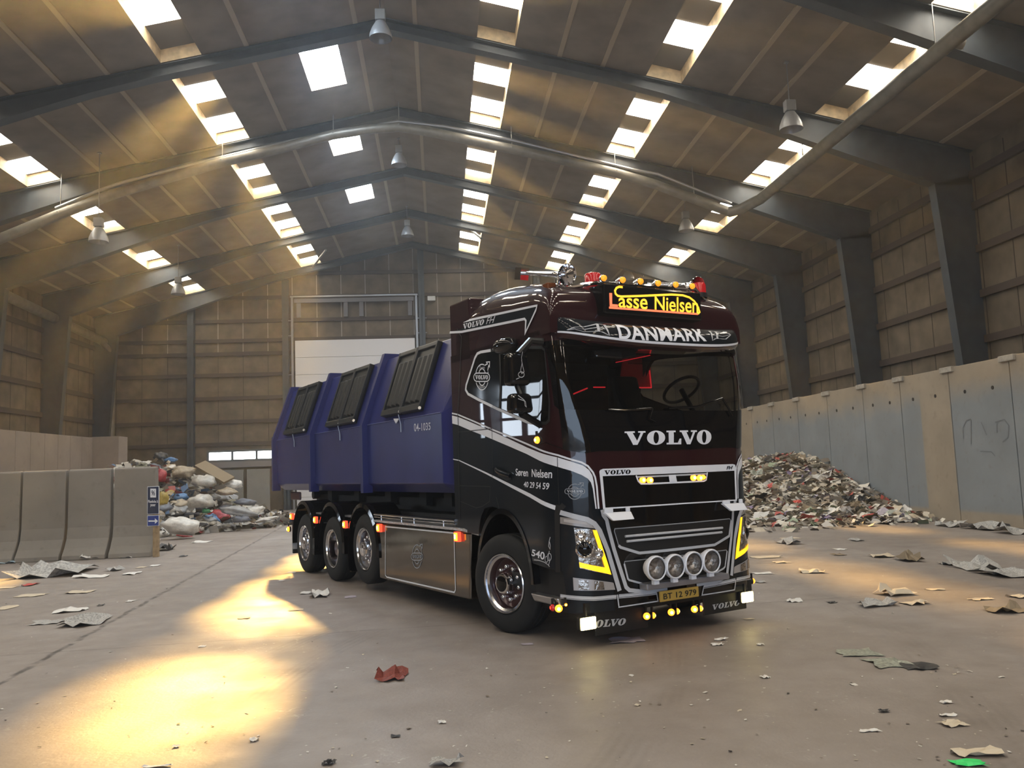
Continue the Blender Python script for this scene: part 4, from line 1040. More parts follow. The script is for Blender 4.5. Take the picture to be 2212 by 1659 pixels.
fa_ = MB(); fa_.lathe([(0.58, 0.02), (0.60, 0.0), (0.62, 0.0)], c=(0.012, -0.04, 0.62), ax=(1, 0, 0), n=40, a0=0, a1=2*math.pi)
wl_ = MB(); N = 30
for k in range(N):
    a0_, a1_ = math.radians(8+172*k/N), math.radians(8+172*(k+1)/N); cY, cZ, r = -0.03, 0.55, 0.70
    p = lambda a, X, rr: (X, cY+rr*math.cos(a)*0.80, cZ+rr*math.sin(a))
    wl_.quad(p(a0_, 0.01, r), p(a1_, 0.01, r), p(a1_, 0.55, r), p(a0_, 0.55, r)); wl_.quad(p(a0_, -0.012, r+0.02), p(a1_, -0.012, r+0.02), p(a1_, -0.012, r-0.035), p(a0_, -0.012, r-0.035)); wl_.quad(p(a0_, -0.012, r-0.035), p(a1_, -0.012, r-0.035), p(a1_, 0.05, r-0.035), p(a0_, 0.05, r-0.035))
wl_.build('front_wheel_arch', M_black, truck)
iw = MB(); iw.box(0.55, 1.95, -0.8, 0.9, 0.55, 1.9); iw.build('engine_tunnel', M_matt, truck)
# rear mudguards
def mudguard(cY, cZ, r, a0d, a1d, w=0.42):
    g_ = MB(); N = 26
    for k in range(N):
        a0_, a1_ = math.radians(a0d+(a1d-a0d)*k/N), math.radians(a0d+(a1d-a0d)*(k+1)/N)
        def p(a, X, rr): return (X, cY+rr*math.cos(a)*0.93, cZ+rr*math.sin(a))
        A = [p(a0_, -0.02, r), p(a1_, -0.02, r), p(a1_, w, r), p(a0_, w, r)]; B = [p(a0_, -0.02, r-0.02), p(a1_, -0.02, r-0.02), p(a1_, w, r-0.02), p(a0_, w, r-0.02)]
        g_.hexa(A, B)
        C = [p(a0_, -0.035, r-0.06), p(a1_, -0.035, r-0.06), p(a1_, -0.02, r), p(a0_, -0.02, r)]; D = [p(a0_, -0.01, r-0.06), p(a1_, -0.01, r-0.06), p(a1_, 0.0, r), p(a0_, 0.0, r)]
        g_.hexa(C, D)
    return g_.build('mudguard', M_black, truck)
mudguard(6.95, 0.54, 0.70, -6, 196); mudguard(5.46, 0.54, 0.70, -6, 186); mudguard(4.03, 0.56, 0.69, -30, 184)
rfp = MB(); rfp.box(-0.01, 0.5, 7.60, 7.66, 0.28, 0.95); rfp.build('rear_mud_flap', M_matt, truck, bevel=0.01)
rw = MB(); a = t_x(632, 1171, 0.02); rw.box(-0.02, 0.06, 7.59, 7.60, 0.36, 0.50); rw.build('flap_reflector', mat('flap_print'), truck)
for Y0, Y1 in ((6.15, 6.30), (4.65, 4.85)):
    s_ = MB(); s_.box(0.05, 0.4, Y0-0.15, Y1+0.12, 1.02, 1.05); s_.box(0.05, 0.4, Y0-0.15, Y1+0.12, 0.88, 0.92); s_.box(0.06, 0.09, Y0, Y0+0.03, 0.9, 1.03); s_.build('guard_step', M_alu, truck)
# side marker lamps along the flank
for Y, z in ((3.346, 0.925), (0.972, 0.930), (4.74, 0.915), (6.20, 0.932), (7.60, 0.945)):
    l = MB(); l.box(-0.045, 0.0, Y-0.05, Y+0.05, z-0.055, z+0.055, 0); l.box(-0.062, -0.045, Y-0.045, Y+0.015, z-0.042, z+0.045, 1); l.box(-0.068, -0.062, Y-0.030, Y+0.002, z-0.022, z+0.028, 2); l.build('side_marker_lamp', [M_redlit, M_amber, M_amberhot], truck, bevel=0.012)
lampball(624, 1143, 7.75, 0.045, M_amber, M_amberhot, 'side_marker_lamp', fwd=(-1, 0, 0))
# polished flank box with its deck and rail
M_skirt = mat('polished_dark_steel', (0.20, 0.175, 0.15), 0.10, 1.0, bump=0.10, bscale=2.2)
kb = MB(); kb.prism([(0.70, 0.985), (3.47, 0.985), (3.44, 0.235), (0.76, 0.25)], 'x', 0.0, 0.5); kb.build('flank_box', M_skirt, truck, bevel=0.02)
SKT = Surf(lambda u, v: (-0.0, -u, v), (-4, 0), (0, 1.2), inv=lambda x, y: (-t_x(x, y, 0.0)[1], t_x(x, y, 0.0)[2]))
stroke(SKT, [(833, 1137.5), (979, 1151.2), (981.5, 1154), (984.5, 1274), (982, 1279.5), (836, 1246.5), (833, 1242)], 0.018, 0.004, 'box_outline', M_white, truck, closed=True)
roundmark(SKT, 901.5, 1202, 10.5, 25, 6, 16, (889, 914, 1194.5, 1210), (913, 1175.5), 0.012, 0.004, mat('etched_mark', (0.30, 0.33, 0.38), 0.5), truck)
dk_ = MB(); dk_.prism([(-0.03, 1.0), (0.42, 1.0), (0.42, 1.03), (-0.03, 1.03)], 'y', 0.85, 3.55)
dk_.hexa([(-0.03, 0.85, 1.0), (0.42, 0.85, 1.0), (0.42, 0.85, 1.03), (-0.03, 0.85, 1.03)], [(0.05, 0.60, 0.955), (0.42, 0.60, 0.955), (0.42, 0.60, 0.985), (0.05, 0.60, 0.985)])
def checker():
    M = mat('checker_plate', (0.55, 0.55, 0.56), 0.35, 0.7); nt = M.node_tree; b = nt.nodes['Principled BSDF']
    tc = node(nt, 'ShaderNodeTexCoord'); v = node(nt, 'ShaderNodeTexVoronoi'); v.inputs['Scale'].default_value = 34; nt.links.new(tc.outputs['Object'], v.inputs['Vector'])
    bp = node(nt, 'ShaderNodeBump'); bp.inputs['Strength'].default_value = 0.9; bp.inputs['Distance'].default_value = 0.01; nt.links.new(v.outputs['Distance'], bp.inputs['Height']); nt.links.new(bp.outputs[0], b.inputs['Normal'])
    return M
dk_.build('deck_plate', checker(), truck)
rl_ = MB(); rl_.tube([(-0.01, 1.04, 1.105), (-0.01, 3.55, 1.105)], 0.018); rl_.tube([(-0.01, 1.04, 1.07), (-0.01, 3.55, 1.07)], 0.010)
for Y in (1.35, 2.2, 2.6, 3.3): rl_.tube([(-0.01, Y, 1.03), (-0.01, Y, 1.10)], 0.014)
rl_.build('deck_rail', M_chrome, truck)
# chassis
ch = MB(); ch.box(0.42, 2.08, 0.9, 8.3, 0.60, 1.12); ch.box(0.72, 1.78, 1.0, 8.5, 1.12, 1.30); ch.build('chassis', M_matt, truck)
hl_ = MB()
for Y in (1.6, 2.5, 3.3, 4.6, 6.0, 7.4): hl_.box(0.62, 1.88, Y-0.12, Y+0.12, 1.20, 1.39)
hl_.box(0.55, 0.70, 7.2, 8.4, 1.05, 1.18); hl_.tube([(0.6, 8.35, 1.30), (1.9, 8.35, 1.30)], 0.085); hl_.build('hook_lift_frame', M_matt, truck)
rr = MB(); a = t_x(622, 1070, 0.25); rr.box(0.22, 0.26, 7.95, 8.55, 1.22, 1.37); rr.build('rear_guard_plate', mat('dark_red_paint', (0.055, 0.008, 0.008), 0.4), truck, bevel=0.02)
al = MB(); al.hexa([(0.3, 7.1, 1.13), (0.3, 8.1, 1.13), (0.55, 8.1, 1.13), (0.55, 7.1, 1.13)], [(0.3, 7.1, 1.18), (0.3, 7.8, 1.20), (0.55, 7.8, 1.20), (0.55, 7.1, 1.18)]); al.build('rear_bracket', M_silver, truck)
# ------------------------------------------------------------------ the blue waste container on the truck
cont = empty('waste_container', T_O, TY, 'blue steel waste container with black hatch lids standing on the back of the lorry', 'container')
M_blue = mat('container_blue', (0.022, 0.028, 0.150), 0.30, noise=0.18, nscale=2.2, bump=0.06, bscale=3.0)
M_blued = mat('container_blue_flange', (0.017, 0.022, 0.125), 0.4)
M_lid = mat('lid_plastic', (0.020, 0.021, 0.022), 0.38)
M_print = mat('container_print', (0.72, 0.75, 0.84), 0.5)
def csec(Y, ins=0.0, zlow=1.41):
    L = [(0.17, zlow), (0.0, 1.53), (0.0, 2.36), (0.335, 3.33)]
    if ins: L = [(max(x, ins), z if x < ins else z) for x, z in L]
    R_ = [(2.5-x, z) for x, z in L[::-1]]
    return [(x, Y, z) for x, z in L+R_]
cb_ = MB(); S0, S1, S2 = csec(8.76), csec(1.34), [(0.34, 1.0, 1.40), (0.30, 1.0, 1.46), (0.30, 1.0, 2.6), (0.42, 1.0, 3.33), (2.08, 1.0, 3.33), (2.20, 1.0, 2.6), (2.20, 1.0, 1.46), (2.16, 1.0, 1.40)]
vs = S0+S1+S2; n_ = 8
cb_.add(vs, [(i+k*n_, (i+1) % n_+k*n_, (i+1) % n_+(k+1)*n_, i+(k+1)*n_) for k in (0, 1) for i in range(n_)])
cb_.add(S0, [tuple(range(n_))]); cb_.add(S2, [tuple(range(n_-1, -1, -1))])
cb_.build('container_body', M_blue, cont, bevel=0.012)
for Y, w in ((8.70, 0.10), (6.31, 0.10), (3.83, 0.10)):
    rb = MB(); out = [(-0.085, 1.40), (-0.085, 2.37), (0.29, 3.42), (0.62, 3.42)]; inn = [(0.06, 1.40), (0.06, 2.35), (0.40, 3.31), (0.62, 3.31)]
    for (a, b, c, d) in zip(out[:-1], out[1:], inn[:-1], inn[1:]):
        rb.hexa([(a[0], Y-w/2, a[1]), (b[0], Y-w/2, b[1]), (d[0], Y-w/2, d[1]), (c[0], Y-w/2, c[1])], [(a[0], Y+w/2, a[1]), (b[0], Y+w/2, b[1]), (d[0], Y+w/2, d[1]), (c[0], Y+w/2, c[1])])
    rb.build('container_rib', M_blued, cont)
sw_ = MB(); sw_.tube([(-0.003, 1.36, 2.37), (-0.003, 8.66, 2.37)], 0.006); sw_.build('fold_weld', mat('weld_scuff', (0.10, 0.12, 0.30), 0.4), cont)
# slanted flank: local frame along Y and up the slope
SN = Vector((0.0, 0.0, 0.0)); sl_a = Vector((0.0, 0, 2.36)); sl_b = Vector((0.335, 0, 3.33)); sd_ = (sl_b-sl_a).normalized(); sn_ = Vector((-sd_.z, 0, sd_.x))
SL_ = (sl_b-sl_a).length
def slp(Y, t, off): p = sl_a+sd_*t+sn_*off; return (p.x, Y, p.z)
def sbox(mb, Y0, Y1, t0, t1, o0, o1, mi=0):
    mb.hexa([slp(Y0, t0, o0), slp(Y1, t0, o0), slp(Y1, t1, o0), slp(Y0, t1, o0)], [slp(Y0, t0, o1), slp(Y1, t0, o1), slp(Y1, t1, o1), slp(Y0, t1, o1)], mi)
for (Y0, Y1) in ((1.90, 3.15), (4.28, 5.57), (6.79, 8.05)):
    Ym = (Y0+Y1)/2
    for (a, b) in ((Y0, Ym-0.006), (Ym+0.006, Y1)):
        l = MB(); t0, t1 = 0.07, SL_-0.02
        sbox(l, a, b, t0, t1, 0.0, 0.045)
        sbox(l, a, b, t0, t0+0.08, 0.0, 0.085); sbox(l, a, b, t1-0.06, t1, 0.0, 0.075); sbox(l, a, a+0.035, t0, t1, 0, 0.08); sbox(l, b-0.035, b, t0, t1, 0, 0.08)
        w = (b-a-0.16)/3
        for k in range(3):
            y = a+0.08+k*w
            l.hexa([slp(y+0.012, t0+0.12, 0.045), slp(y+w-0.012, t0+0.12, 0.045), slp(y+w-0.012, t1-0.16, 0.045), slp(y+0.012, t1-0.16, 0.045)], [slp(y+0.05, t0+0.14, 0.085), slp(y+w-0.05, t0+0.14, 0.085), slp(y+w-0.05, t1-0.18, 0.085), slp(y+0.05, t1-0.18, 0.085)])
        lo = l.build('hatch_lid', M_lid, cont, bevel=0.008)
        h = MB(); yy_ = b-0.02 if a != Y0 else a+0.02
        h.tube([slp(a+0.0, t0+0.02, 0.05), slp(a-0.02, t0+0.02, 0.07)], 0.022); h.build('lid_hinge', M_alu, lo)
    c = MB(); c.tube([slp(Ym, 0.05, 0.07), (-0.02, Ym, 2.30), (-0.02, Ym, 2.20)], 0.009); c.build('lid_chain', mat('chain_steel', (0.25, 0.26, 0.30), 0.4, 0.8), cont)
CSD = Surf(lambda u, v: (-0.0, -u, v), (-9, 0), (1, 3), inv=lambda x, y: (-t_x(x, y, 0.0)[1], t_x(x, y, 0.0)[2]))
put(CSD, text2d('04-1035', 0.008, 0, 1.05), [(894.5, 915), (930.5, 912.5), (930.5, 928.5), (895.5, 932.5)], 0.004, 'container_number', M_print, cont)
tr_ = MB(); A, B, C = (t_x(*p, -0.03) for p in ((849.5, 904.5), (862, 904), (855, 915))); tr_.hexa([tuple(A), tuple(B), tuple(C), tuple(C)], [tuple(p+np.array([0.01, 0, 0])) for p in (A, B, C, C)]); tr_.build('pennant', M_print, cont)
ck = MB(); ck.box(0.04, 0.10, 8.76, 8.82, 1.5, 2.3); ck.tube([(-0.03, 8.80, 1.9), (-0.03, 8.86, 1.9)], 0.02); ck.box(-0.05, 0.1, 8.74, 8.86, 2.28, 2.44); ck.build('rear_door_hinge', M_blued, cont)
ur = MB()
for X in (0.75, 1.75): ur.box(X-0.06, X+0.06, 1.2, 8.7, 1.385, 1.45)
ur.build('skid_rail', M_matt, cont)
# ------------------------------------------------------------------ concrete push walls, barrier, ducts, lamps
ORD = ['first', 'second', 'third', 'fourth', 'fifth', 'sixth', 'seventh', 'eighth', 'ninth', 'tenth', 'eleventh', 'twelfth', 'thirteenth', 'fourteenth']
def concrete(name, tan, blue=None, zone=None, rough=0.8):
    M = bpy.data.materials.new(name); M.use_nodes = True; nt = M.node_tree; b = nt.nodes['Principled BSDF']; lk = nt.links.new
    geo = node(nt, 'ShaderNodeNewGeometry')
    n1 = node(nt, 'ShaderNodeTexNoise'); n1.inputs['Scale'].default_value = 1.1; n1.inputs['Detail'].default_value = 8; lk(geo.outputs['Position'], n1.inputs['Vector'])
    n2 = node(nt, 'ShaderNodeTexNoise'); n2.inputs['Scale'].default_value = 7; n2.inputs['Detail'].default_value = 6; lk(geo.outputs['Position'], n2.inputs['Vector'])
    def mixc(f, a, c):
        mx = node(nt, 'ShaderNodeMix', data_type='RGBA')
        if isinstance(f, float): mx.inputs[0].default_value = f
        else: lk(f, mx.inputs[0])
        for i, k in ((6, a), (7, c)):
            if isinstance(k, tuple): mx.inputs[i].default_value = (*k, 1)
            else: lk(k, mx.inputs[i])
        return mx.outputs[2]
    def rg(x, a, c, d=0.0, e=1.0):
        r = node(nt, 'ShaderNodeMapRange'); 
        for i, v in ((1, a), (2, c), (3, d), (4, e)): r.inputs[i].default_value = v
        lk(x, r.inputs[0]); return r.outputs[0]
    col = mixc(rg(n1.outputs['Fac'], 0.3, 0.7), tuple(c*0.80 for c in tan), tan)
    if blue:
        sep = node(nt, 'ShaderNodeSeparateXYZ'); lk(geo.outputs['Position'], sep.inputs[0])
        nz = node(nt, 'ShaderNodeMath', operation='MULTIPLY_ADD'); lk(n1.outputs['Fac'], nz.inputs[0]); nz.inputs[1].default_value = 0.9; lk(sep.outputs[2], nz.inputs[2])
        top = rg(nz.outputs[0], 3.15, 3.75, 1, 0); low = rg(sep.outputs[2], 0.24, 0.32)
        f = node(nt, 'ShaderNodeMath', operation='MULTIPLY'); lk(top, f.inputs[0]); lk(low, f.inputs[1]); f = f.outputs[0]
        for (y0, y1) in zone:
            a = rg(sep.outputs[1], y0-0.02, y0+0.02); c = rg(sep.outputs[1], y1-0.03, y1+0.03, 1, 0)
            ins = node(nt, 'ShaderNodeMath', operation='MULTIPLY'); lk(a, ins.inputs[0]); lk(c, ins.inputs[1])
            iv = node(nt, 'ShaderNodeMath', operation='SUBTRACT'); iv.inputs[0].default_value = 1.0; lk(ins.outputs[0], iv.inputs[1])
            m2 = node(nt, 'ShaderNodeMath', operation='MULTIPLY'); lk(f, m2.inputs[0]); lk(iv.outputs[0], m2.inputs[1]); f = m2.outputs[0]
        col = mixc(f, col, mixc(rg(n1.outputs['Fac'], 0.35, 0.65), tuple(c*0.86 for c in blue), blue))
    col = mixc(rg(n2.outputs['Fac'], 0.58, 0.78, 0, 0.35), col, tuple(c*0.45 for c in tan))
    lk(col, b.inputs['Base Color']); b.inputs['Roughness'].default_value = rough
    bp = node(nt, 'ShaderNodeBump'); bp.inputs['Strength'].default_value = 0.3; bp.inputs['Distance'].default_value = 0.01; lk(n2.outputs['Fac'], bp.inputs['Height']); lk(bp.outputs[0], b.inputs['Normal'])
    return M
JR = [on_x(x, y, RWX)[1] for x, y in ((2178, 778), (2047, 802), (1942, 823), (1862, 840), (1785, 852), (1721, 865), (1667, 875), (1622, 880))]
M_cr = concrete('push_wall_concrete', (0.34, 0.285, 0.215), (0.235, 0.255, 0.265), [(18.72, 19.95), (31.3, 45)])  # grey-blue face, tan along the top, the foot and the listed strips
M_cap = mat('joint_cap', (0.36, 0.33, 0.28), 0.85, noise=0.25, nscale=9)
M_hole = mat('dowel_hole', (0.03, 0.025, 0.02), 0.9)
JJ = [JR[0]-2.12*3, JR[0]-2.12*2, JR[0]-2.12] + JR + [JR[-1]+2.12*k for k in range(1, 5)]
JJ = [y for y in JJ if y < YG-1.0]
for i in range(len(JJ)-1):
    y0, y1 = JJ[i]+0.012, JJ[i+1]-0.012
    p = MB(); p.box(RWX, RWX+0.22, y0, y1, 0, 3.64); p.box(RWX+0.22, RWX+1.3, y0, y1, 0, 0.22)
    e = empty('push_wall_element', (0, 0, 0))
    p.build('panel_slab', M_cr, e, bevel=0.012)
    for t in (0.27, 0.73):
        h = MB(); h.lathe([(0.045, 0.0), (0.045, 0.004), (0, 0.004)], c=(RWX-0.002, y0+(y1-y0)*t, 3.02), ax=(-1, 0, 0), n=14); h.build('lifting_hole', M_hole, e)
    c = MB(); c.box(RWX-0.06, RWX+0.26, y0-0.24, y0+0.24, 3.53, 3.66); c.build('joint_cap', M_cap, e, bevel=0.012)
    dsc = {2: 'at the right edge of the photo', 3: 'with faint scrawled marks', 4: 'with a tan strip beside its grey-blue part'}.get(i)
    tag(e, (('grey-blue right push wall panel ' + dsc) if dsc else '%s concrete push wall panel along right wall from the front' % ORD[min(i, 13)]), 'wall panel', 'concrete panels along the right wall')
WSF = Surf(lambda u, v: (RWX-0.004, -u, v), (0, 1), (0, 1), inv=lambda x, y: (-on_x(x, y, RWX)[1], on_x(x, y, RWX)[2]))
scr = multi(WSF, [[(2098, 905), (2088, 908), (2080, 925), (2082, 948)], [(2098, 906), (2098, 960)], [(2120, 912), (2132, 940)], [(2154, 915), (2154, 935)], [(2150, 912), (2170, 906), (2180, 920), (2178, 945), (2166, 955)], [(2118, 975), (2142, 976), (2150, 985)]], 0.025, 0.002, 'wall_scrawl', mat('scrawl', (0.15, 0.16, 0.17), 0.9), None)
scr.parent = [o for o in bpy.data.objects if o.get('label', '').endswith('scrawled marks')][0]
# left push wall with its end block, gable panels
M_cl = concrete('left_wall_concrete', (0.30, 0.25, 0.22))
JL = [35.7-1.05*k for k in range(0, 22)]
e = None
for i in range(len(JL)-1):
    if i > 13: break
    y1, y0 = JL[i]-0.012, JL[i+1]+0.012
    p = MB(); p.box(LWX-0.2, LWX, y0, y1, 0, 3.52); o = p.build('push_wall_element', M_cl, bevel=0.01)
    tag(o, '%s narrow brown-grey concrete panel along the left wall counting from the far end' % ORD[min(i, 13)], 'wall panel', 'concrete panels along the left wall')
p = MB(); p.box(LWX-0.2, LWX+1.02, 35.72, 36.7, 0, 3.55); tag(p.build('concrete_block_end', M_cl, bevel=0.01), 'dark concrete end block of the left push wall below the grey downpipe', 'wall panel')
M_cg = concrete('gable_panel_concrete', (0.26, 0.26, 0.25))
for i, (a, b) in enumerate(((on_y(480, 1016, YG-0.4)[0], on_y(526, 1016, YG-0.4)[0]), (on_y(534, 1014, YG-0.4)[0], on_y(583, 1012, YG-0.4)[0]))):
    p = MB(); p.box(a, b, YG-0.5, YG-0.36, 0, 2.03); tag(p.build('push_wall_element', M_cg, bevel=0.01), ('pale concrete panel under strip window nearest the truck', 'pale concrete panel under strip window half hidden by the rubbish heap')[1-i], 'wall panel', 'concrete panels under the strip window')
# free-standing barrier on the left
M_bar = concrete('barrier_concrete', (0.250, 0.225, 0.195))
XB = [-12.35, -11.36, -10.36, -9.37, -8.39, -7.41, -6.42]
PR = [(19.36, 0.0), (19.38, 0.10), (19.50, 0.26), (19.61, 0.45), (19.66, 0.70), (19.70, 1.97), (19.73, 2.0), (19.86, 2.0), (19.88, 1.97), (19.92, 0.0)]
BL = ['leftmost concrete barrier element out at the frame edge', 'concrete barrier element left of the frame edge gap', 'concrete barrier element cut by the left photo edge', 'concrete barrier element between two dark cracked joints', 'concrete barrier element second from the sign post', 'concrete barrier element standing beside the blue sign post']
for i in range(6):
    a, b = XB[i]+0.028+0.01*(i % 3), XB[i+1]-0.022
    p = MB(); p.prism(PR, 'x', a, b); o = p.build('concrete_barrier', M_bar, bevel=0.02); tag(o, BL[i], 'barrier', 'concrete barrier elements on the left')
# sign on its post
sg = empty('direction_sign', (-6.40, 19.28, 0), 0, 'blue board on a wooden post with white number 96 and an arrow pointing right', 'sign')
def SW(x, y): q = on_y(x, y, 19.25); return (q[0]+6.40, q[1]-19.28, q[2])
p = MB(); a = SW(329, 1190); b = SW(341, 1190); p.box(a[0], b[0], -0.01, 0.09, 0.0, 1.45); p.build('sign_post', mat('raw_timber', (0.33, 0.24, 0.14), 0.8, noise=0.3, nscale=14), sg, bevel=0.005)
for (x0, y0, x1, y1, nm, colr) in ((318, 1050, 344, 1111, 'name_board', (0.013, 0.022, 0.060)), (318, 1112.5, 344, 1137, 'arrow_board', (0.020, 0.045, 0.24))):
    A, B = SW(x0, y1), SW(x1, y0)
    p = MB(); p.box(A[0], B[0], -0.035, -0.015, A[2], B[2]); o = p.build(nm+'_edge', mat('sign_edge', (0.62, 0.64, 0.68), 0.5), sg, bevel=0.004)
    p = MB(); d_ = 0.012; p.box(A[0]+d_, B[0]-d_, -0.040, -0.033, A[2]+d_, B[2]-d_); p.build(nm, mat(nm, colr, 0.4), sg)
SGB = Surf(lambda u, v: (u, -0.041, v), (-1, 1), (0, 2), inv=lambda x, y: (SW(x, y)[0], SW(x, y)[2]))
M_sw = mat('sign_white', (0.72, 0.74, 0.78), 0.5)
decal(SGB, [[(325, 1055.5), (337.5, 1055.5), (337.5, 1074.5), (325, 1074.5)]], 0.001, 'number_field', M_sw, sg)
put(SGB, text2d('96', 0.02), [(327.5, 1059), (335, 1059), (335, 1070.5), (327.5, 1070.5)], 0.003, 'sign_number', mat('name_board'), sg)
put(SGB, text2d('Plastfolie &', 0.015), [(320.5, 1080), (342, 1080), (342, 1086), (320.5, 1086)], 0.002, 'sign_text', M_sw, sg)
put(SGB, text2d('poser', 0.015), [(325.5, 1089), (336.5, 1089), (336.5, 1095.5), (325.5, 1095.5)], 0.002, 'sign_text', M_sw, sg)
decal(SGB, [[(321, 1124), (335, 1124), (335, 1119.5), (341.8, 1125.5), (335, 1131.5), (335, 1127), (321, 1127)]], 0.002, 'sign_arrow', M_sw, sg)

# ventilation ducts ----------------------------------------------------
M_duct = mat('duct_metal', (0.22, 0.205, 0.175), 0.45, 0.5, noise=0.2, nscale=4)
M_pipe = mat('thin_pipe_metal', (0.38, 0.38, 0.37), 0.35, 0.8)
dp = [on_y(x, y, 25.05) for x, y in ((-60, 545), (0, 516), (130, 462), (250, 418), (480, 350), (600, 322), (720, 291), (800, 279), (862, 274), (930, 285), (1106, 322), (1220, 347), (1330, 373), (1415, 398), (1500, 430), (1575, 458))]
vd = empty('ventilation_duct', (0, 0, 0), 0, 'round grey ventilation duct slung under a roof beam and turning towards the front right', 'duct')
d = MB(); d.tube([tuple(p) for p in dp], 0.15, 14)
zz = dp[-1]; end = [(zz[0]+0.25, zz[1]-0.35, zz[2]-0.02)] + [(10.0+0.02*k, 24.0-3.0*k, 9.55) for k in range(0, 8)]
d.tube([tuple(zz)]+end, 0.165, 14); d.build('duct_run', M_duct, vd)
for q in dp[2:-1:2]:
    c = MB(); c.tube([(q[0], q[1]-0.2, q[2]), (q[0], q[1]-0.2, q[2]+0.01)], 0.02); c.tube([(q[0], q[1], q[2]+0.12), (q[0], q[1]+0.05, zroof(q[0]))], 0.012); c.build('duct_hanger', M_pipe, vd)
for k in (1, 3, 5):
    y = 24.0-3.0*k; c = MB(); c.tube([(10.0+0.02*k, y, 9.65), (10.0+0.02*k, y, zroof(10.0+0.02*k))], 0.012); c.build('duct_hanger', M_pipe, vd)
st0 = c_ = on_plane(2035, 88, (0, 0, 1), 9.55); q2 = on_y(2080, 95, st0[1])
d = MB(); d.tube([(10.05, st0[1], 9.55), (q2[0], st0[1], q2[2])], 0.11, 14); d.build('duct_stub', M_duct, vd); d = MB(); d.lathe([(0.105, 0), (0.105, 0.02), (0, 0.03)], c=(q2[0], st0[1]-0.0, q2[2]), ax=(1, -0.5, -0.2), n=16); d.build('duct_cap', mat('cap_pale', (0.55, 0.56, 0.58), 0.4), vd)
pp = [on_y(x, y, 25.0) for x, y in ((120, 450), (207, 414), (260, 395), (400, 359), (520, 330), (640, 302), (860, 262), (960, 273), (1106, 303), (1221, 331), (1268, 342.5), (1371, 367.5), (1421, 376), (1511, 412), (1580, 440))]
d = MB(); d.tube([tuple(p) for p in pp], 0.05, 8); o = d.build('sprinkler_pipe', M_pipe); tag(o, 'thin pale pipe running along the roof beam just above the round duct', 'pipe')
ld = MB(); a, b = on_x(0, 632, -15.95), on_x(240, 738, -15.95)
ld.tube([(-15.95, 16, a[2]+0.35), (-15.95, a[1], a[2]), (-15.95, 41.3, b[2]-0.15)], 0.20, 14)
vx = on_y(242, 860, 41.45)
ld.tube([(-15.95, 40.4, 8.45), (-15.9, 41.1, 8.25), (vx[0], 41.4, 7.9), (vx[0], 41.45, 7.3), (vx[0], 41.45, 0.4)], 0.14, 12)
tag(ld.build('wall_duct', M_duct), 'long grey duct high on the left wall dropping into a downpipe at the far corner', 'duct')

# high-bay lamps ---------------------------------------------------------
M_shade = mat('lamp_shade', (0.30, 0.31, 0.32), 0.4, 0.3); M_gear = mat('lamp_gear', (0.22, 0.22, 0.22), 0.5)
def highbay(px, py, dist, label, tilt=0.0):
    r = ray(px, py); r = r/np.linalg.norm(r); q = CAM_C+r*dist
    e = empty('high_bay_lamp', tuple(q), 0, label, 'lamp', 'high-bay lamps under the roof')
    s_ = MB(); s_.lathe([(0.27, -0.20), (0.26, -0.10), (0.20, 0.06), (0.12, 0.20), (0.10, 0.22), (0, 0.22)], n=24); s_.lathe([(0.265, -0.195), (0.19, 0.05), (0.1, 0.18), (0, 0.18)], n=24); s_.build('lamp_shade', M_shade, e)
    g_ = MB(); g_.box(-0.12, 0.12, -0.10, 0.10, 0.24, 0.50); g_.tube([(0, 0, 0.20), (0, 0, 0.26)], 0.05); g_.build('control_gear', M_gear, e, bevel=0.015)
    z = zroof(q[0])-q[2]
    h = MB(); h.tube([(0, 0, 0.5), (0, 0, max(0.55, z))], 0.012); h.box(-0.05, 0.05, -0.05, 0.05, max(0.5, z-0.03), max(0.55, z)); h.build('suspension', M_gear, e)
for (px, py, dist, lb) in ((822, 66, 21.6, 'high-bay lamp under the ridge nearest the camera, at the top of the photo'), (862, 345, 30.0, 'high-bay lamp under the ridge, second from the camera'), (880, 500, 37.0, 'high-bay lamp under the ridge, farthest from the camera'),
                           (213, 508, 27.0, 'high-bay lamp on the left roof slope in front of the glowing skylights'), (385, 625, 36.0, 'high-bay lamp at the far left beside the last left skylight'),
                           (1708, 262, 21.5, 'high-bay lamp on the right roof slope beside the long straight duct'), (1482, 487, 30.5, 'high-bay lamp on the right roof slope behind the duct bend'), (1357, 594, 40.0, 'tiny far high-bay lamp just above the lit name sign')):
    highbay(px, py, dist, lb)
# bracing struts near the gable
for a, b, lb in (((620, 572), (700, 545), 'left'), ((700, 545), (735, 540), 'x')):
    pass
s_ = MB(); s_.tube([tuple(on_y(676, 577, 40.6)), tuple(on_y(704, 540, 37.5))], 0.05); tag(s_.build('roof_brace', M_pipe), 'thin steel brace catching light below the far bright skylight left of the ridge', 'brace')
s_ = MB(); s_.tube([tuple(on_y(1018, 497, 37.4)), tuple(on_y(1040, 515, 36.6))], 0.06); tag(s_.build('roof_brace', M_steel), 'dark steel brace crossing the farthest skylight right of the ridge', 'brace')
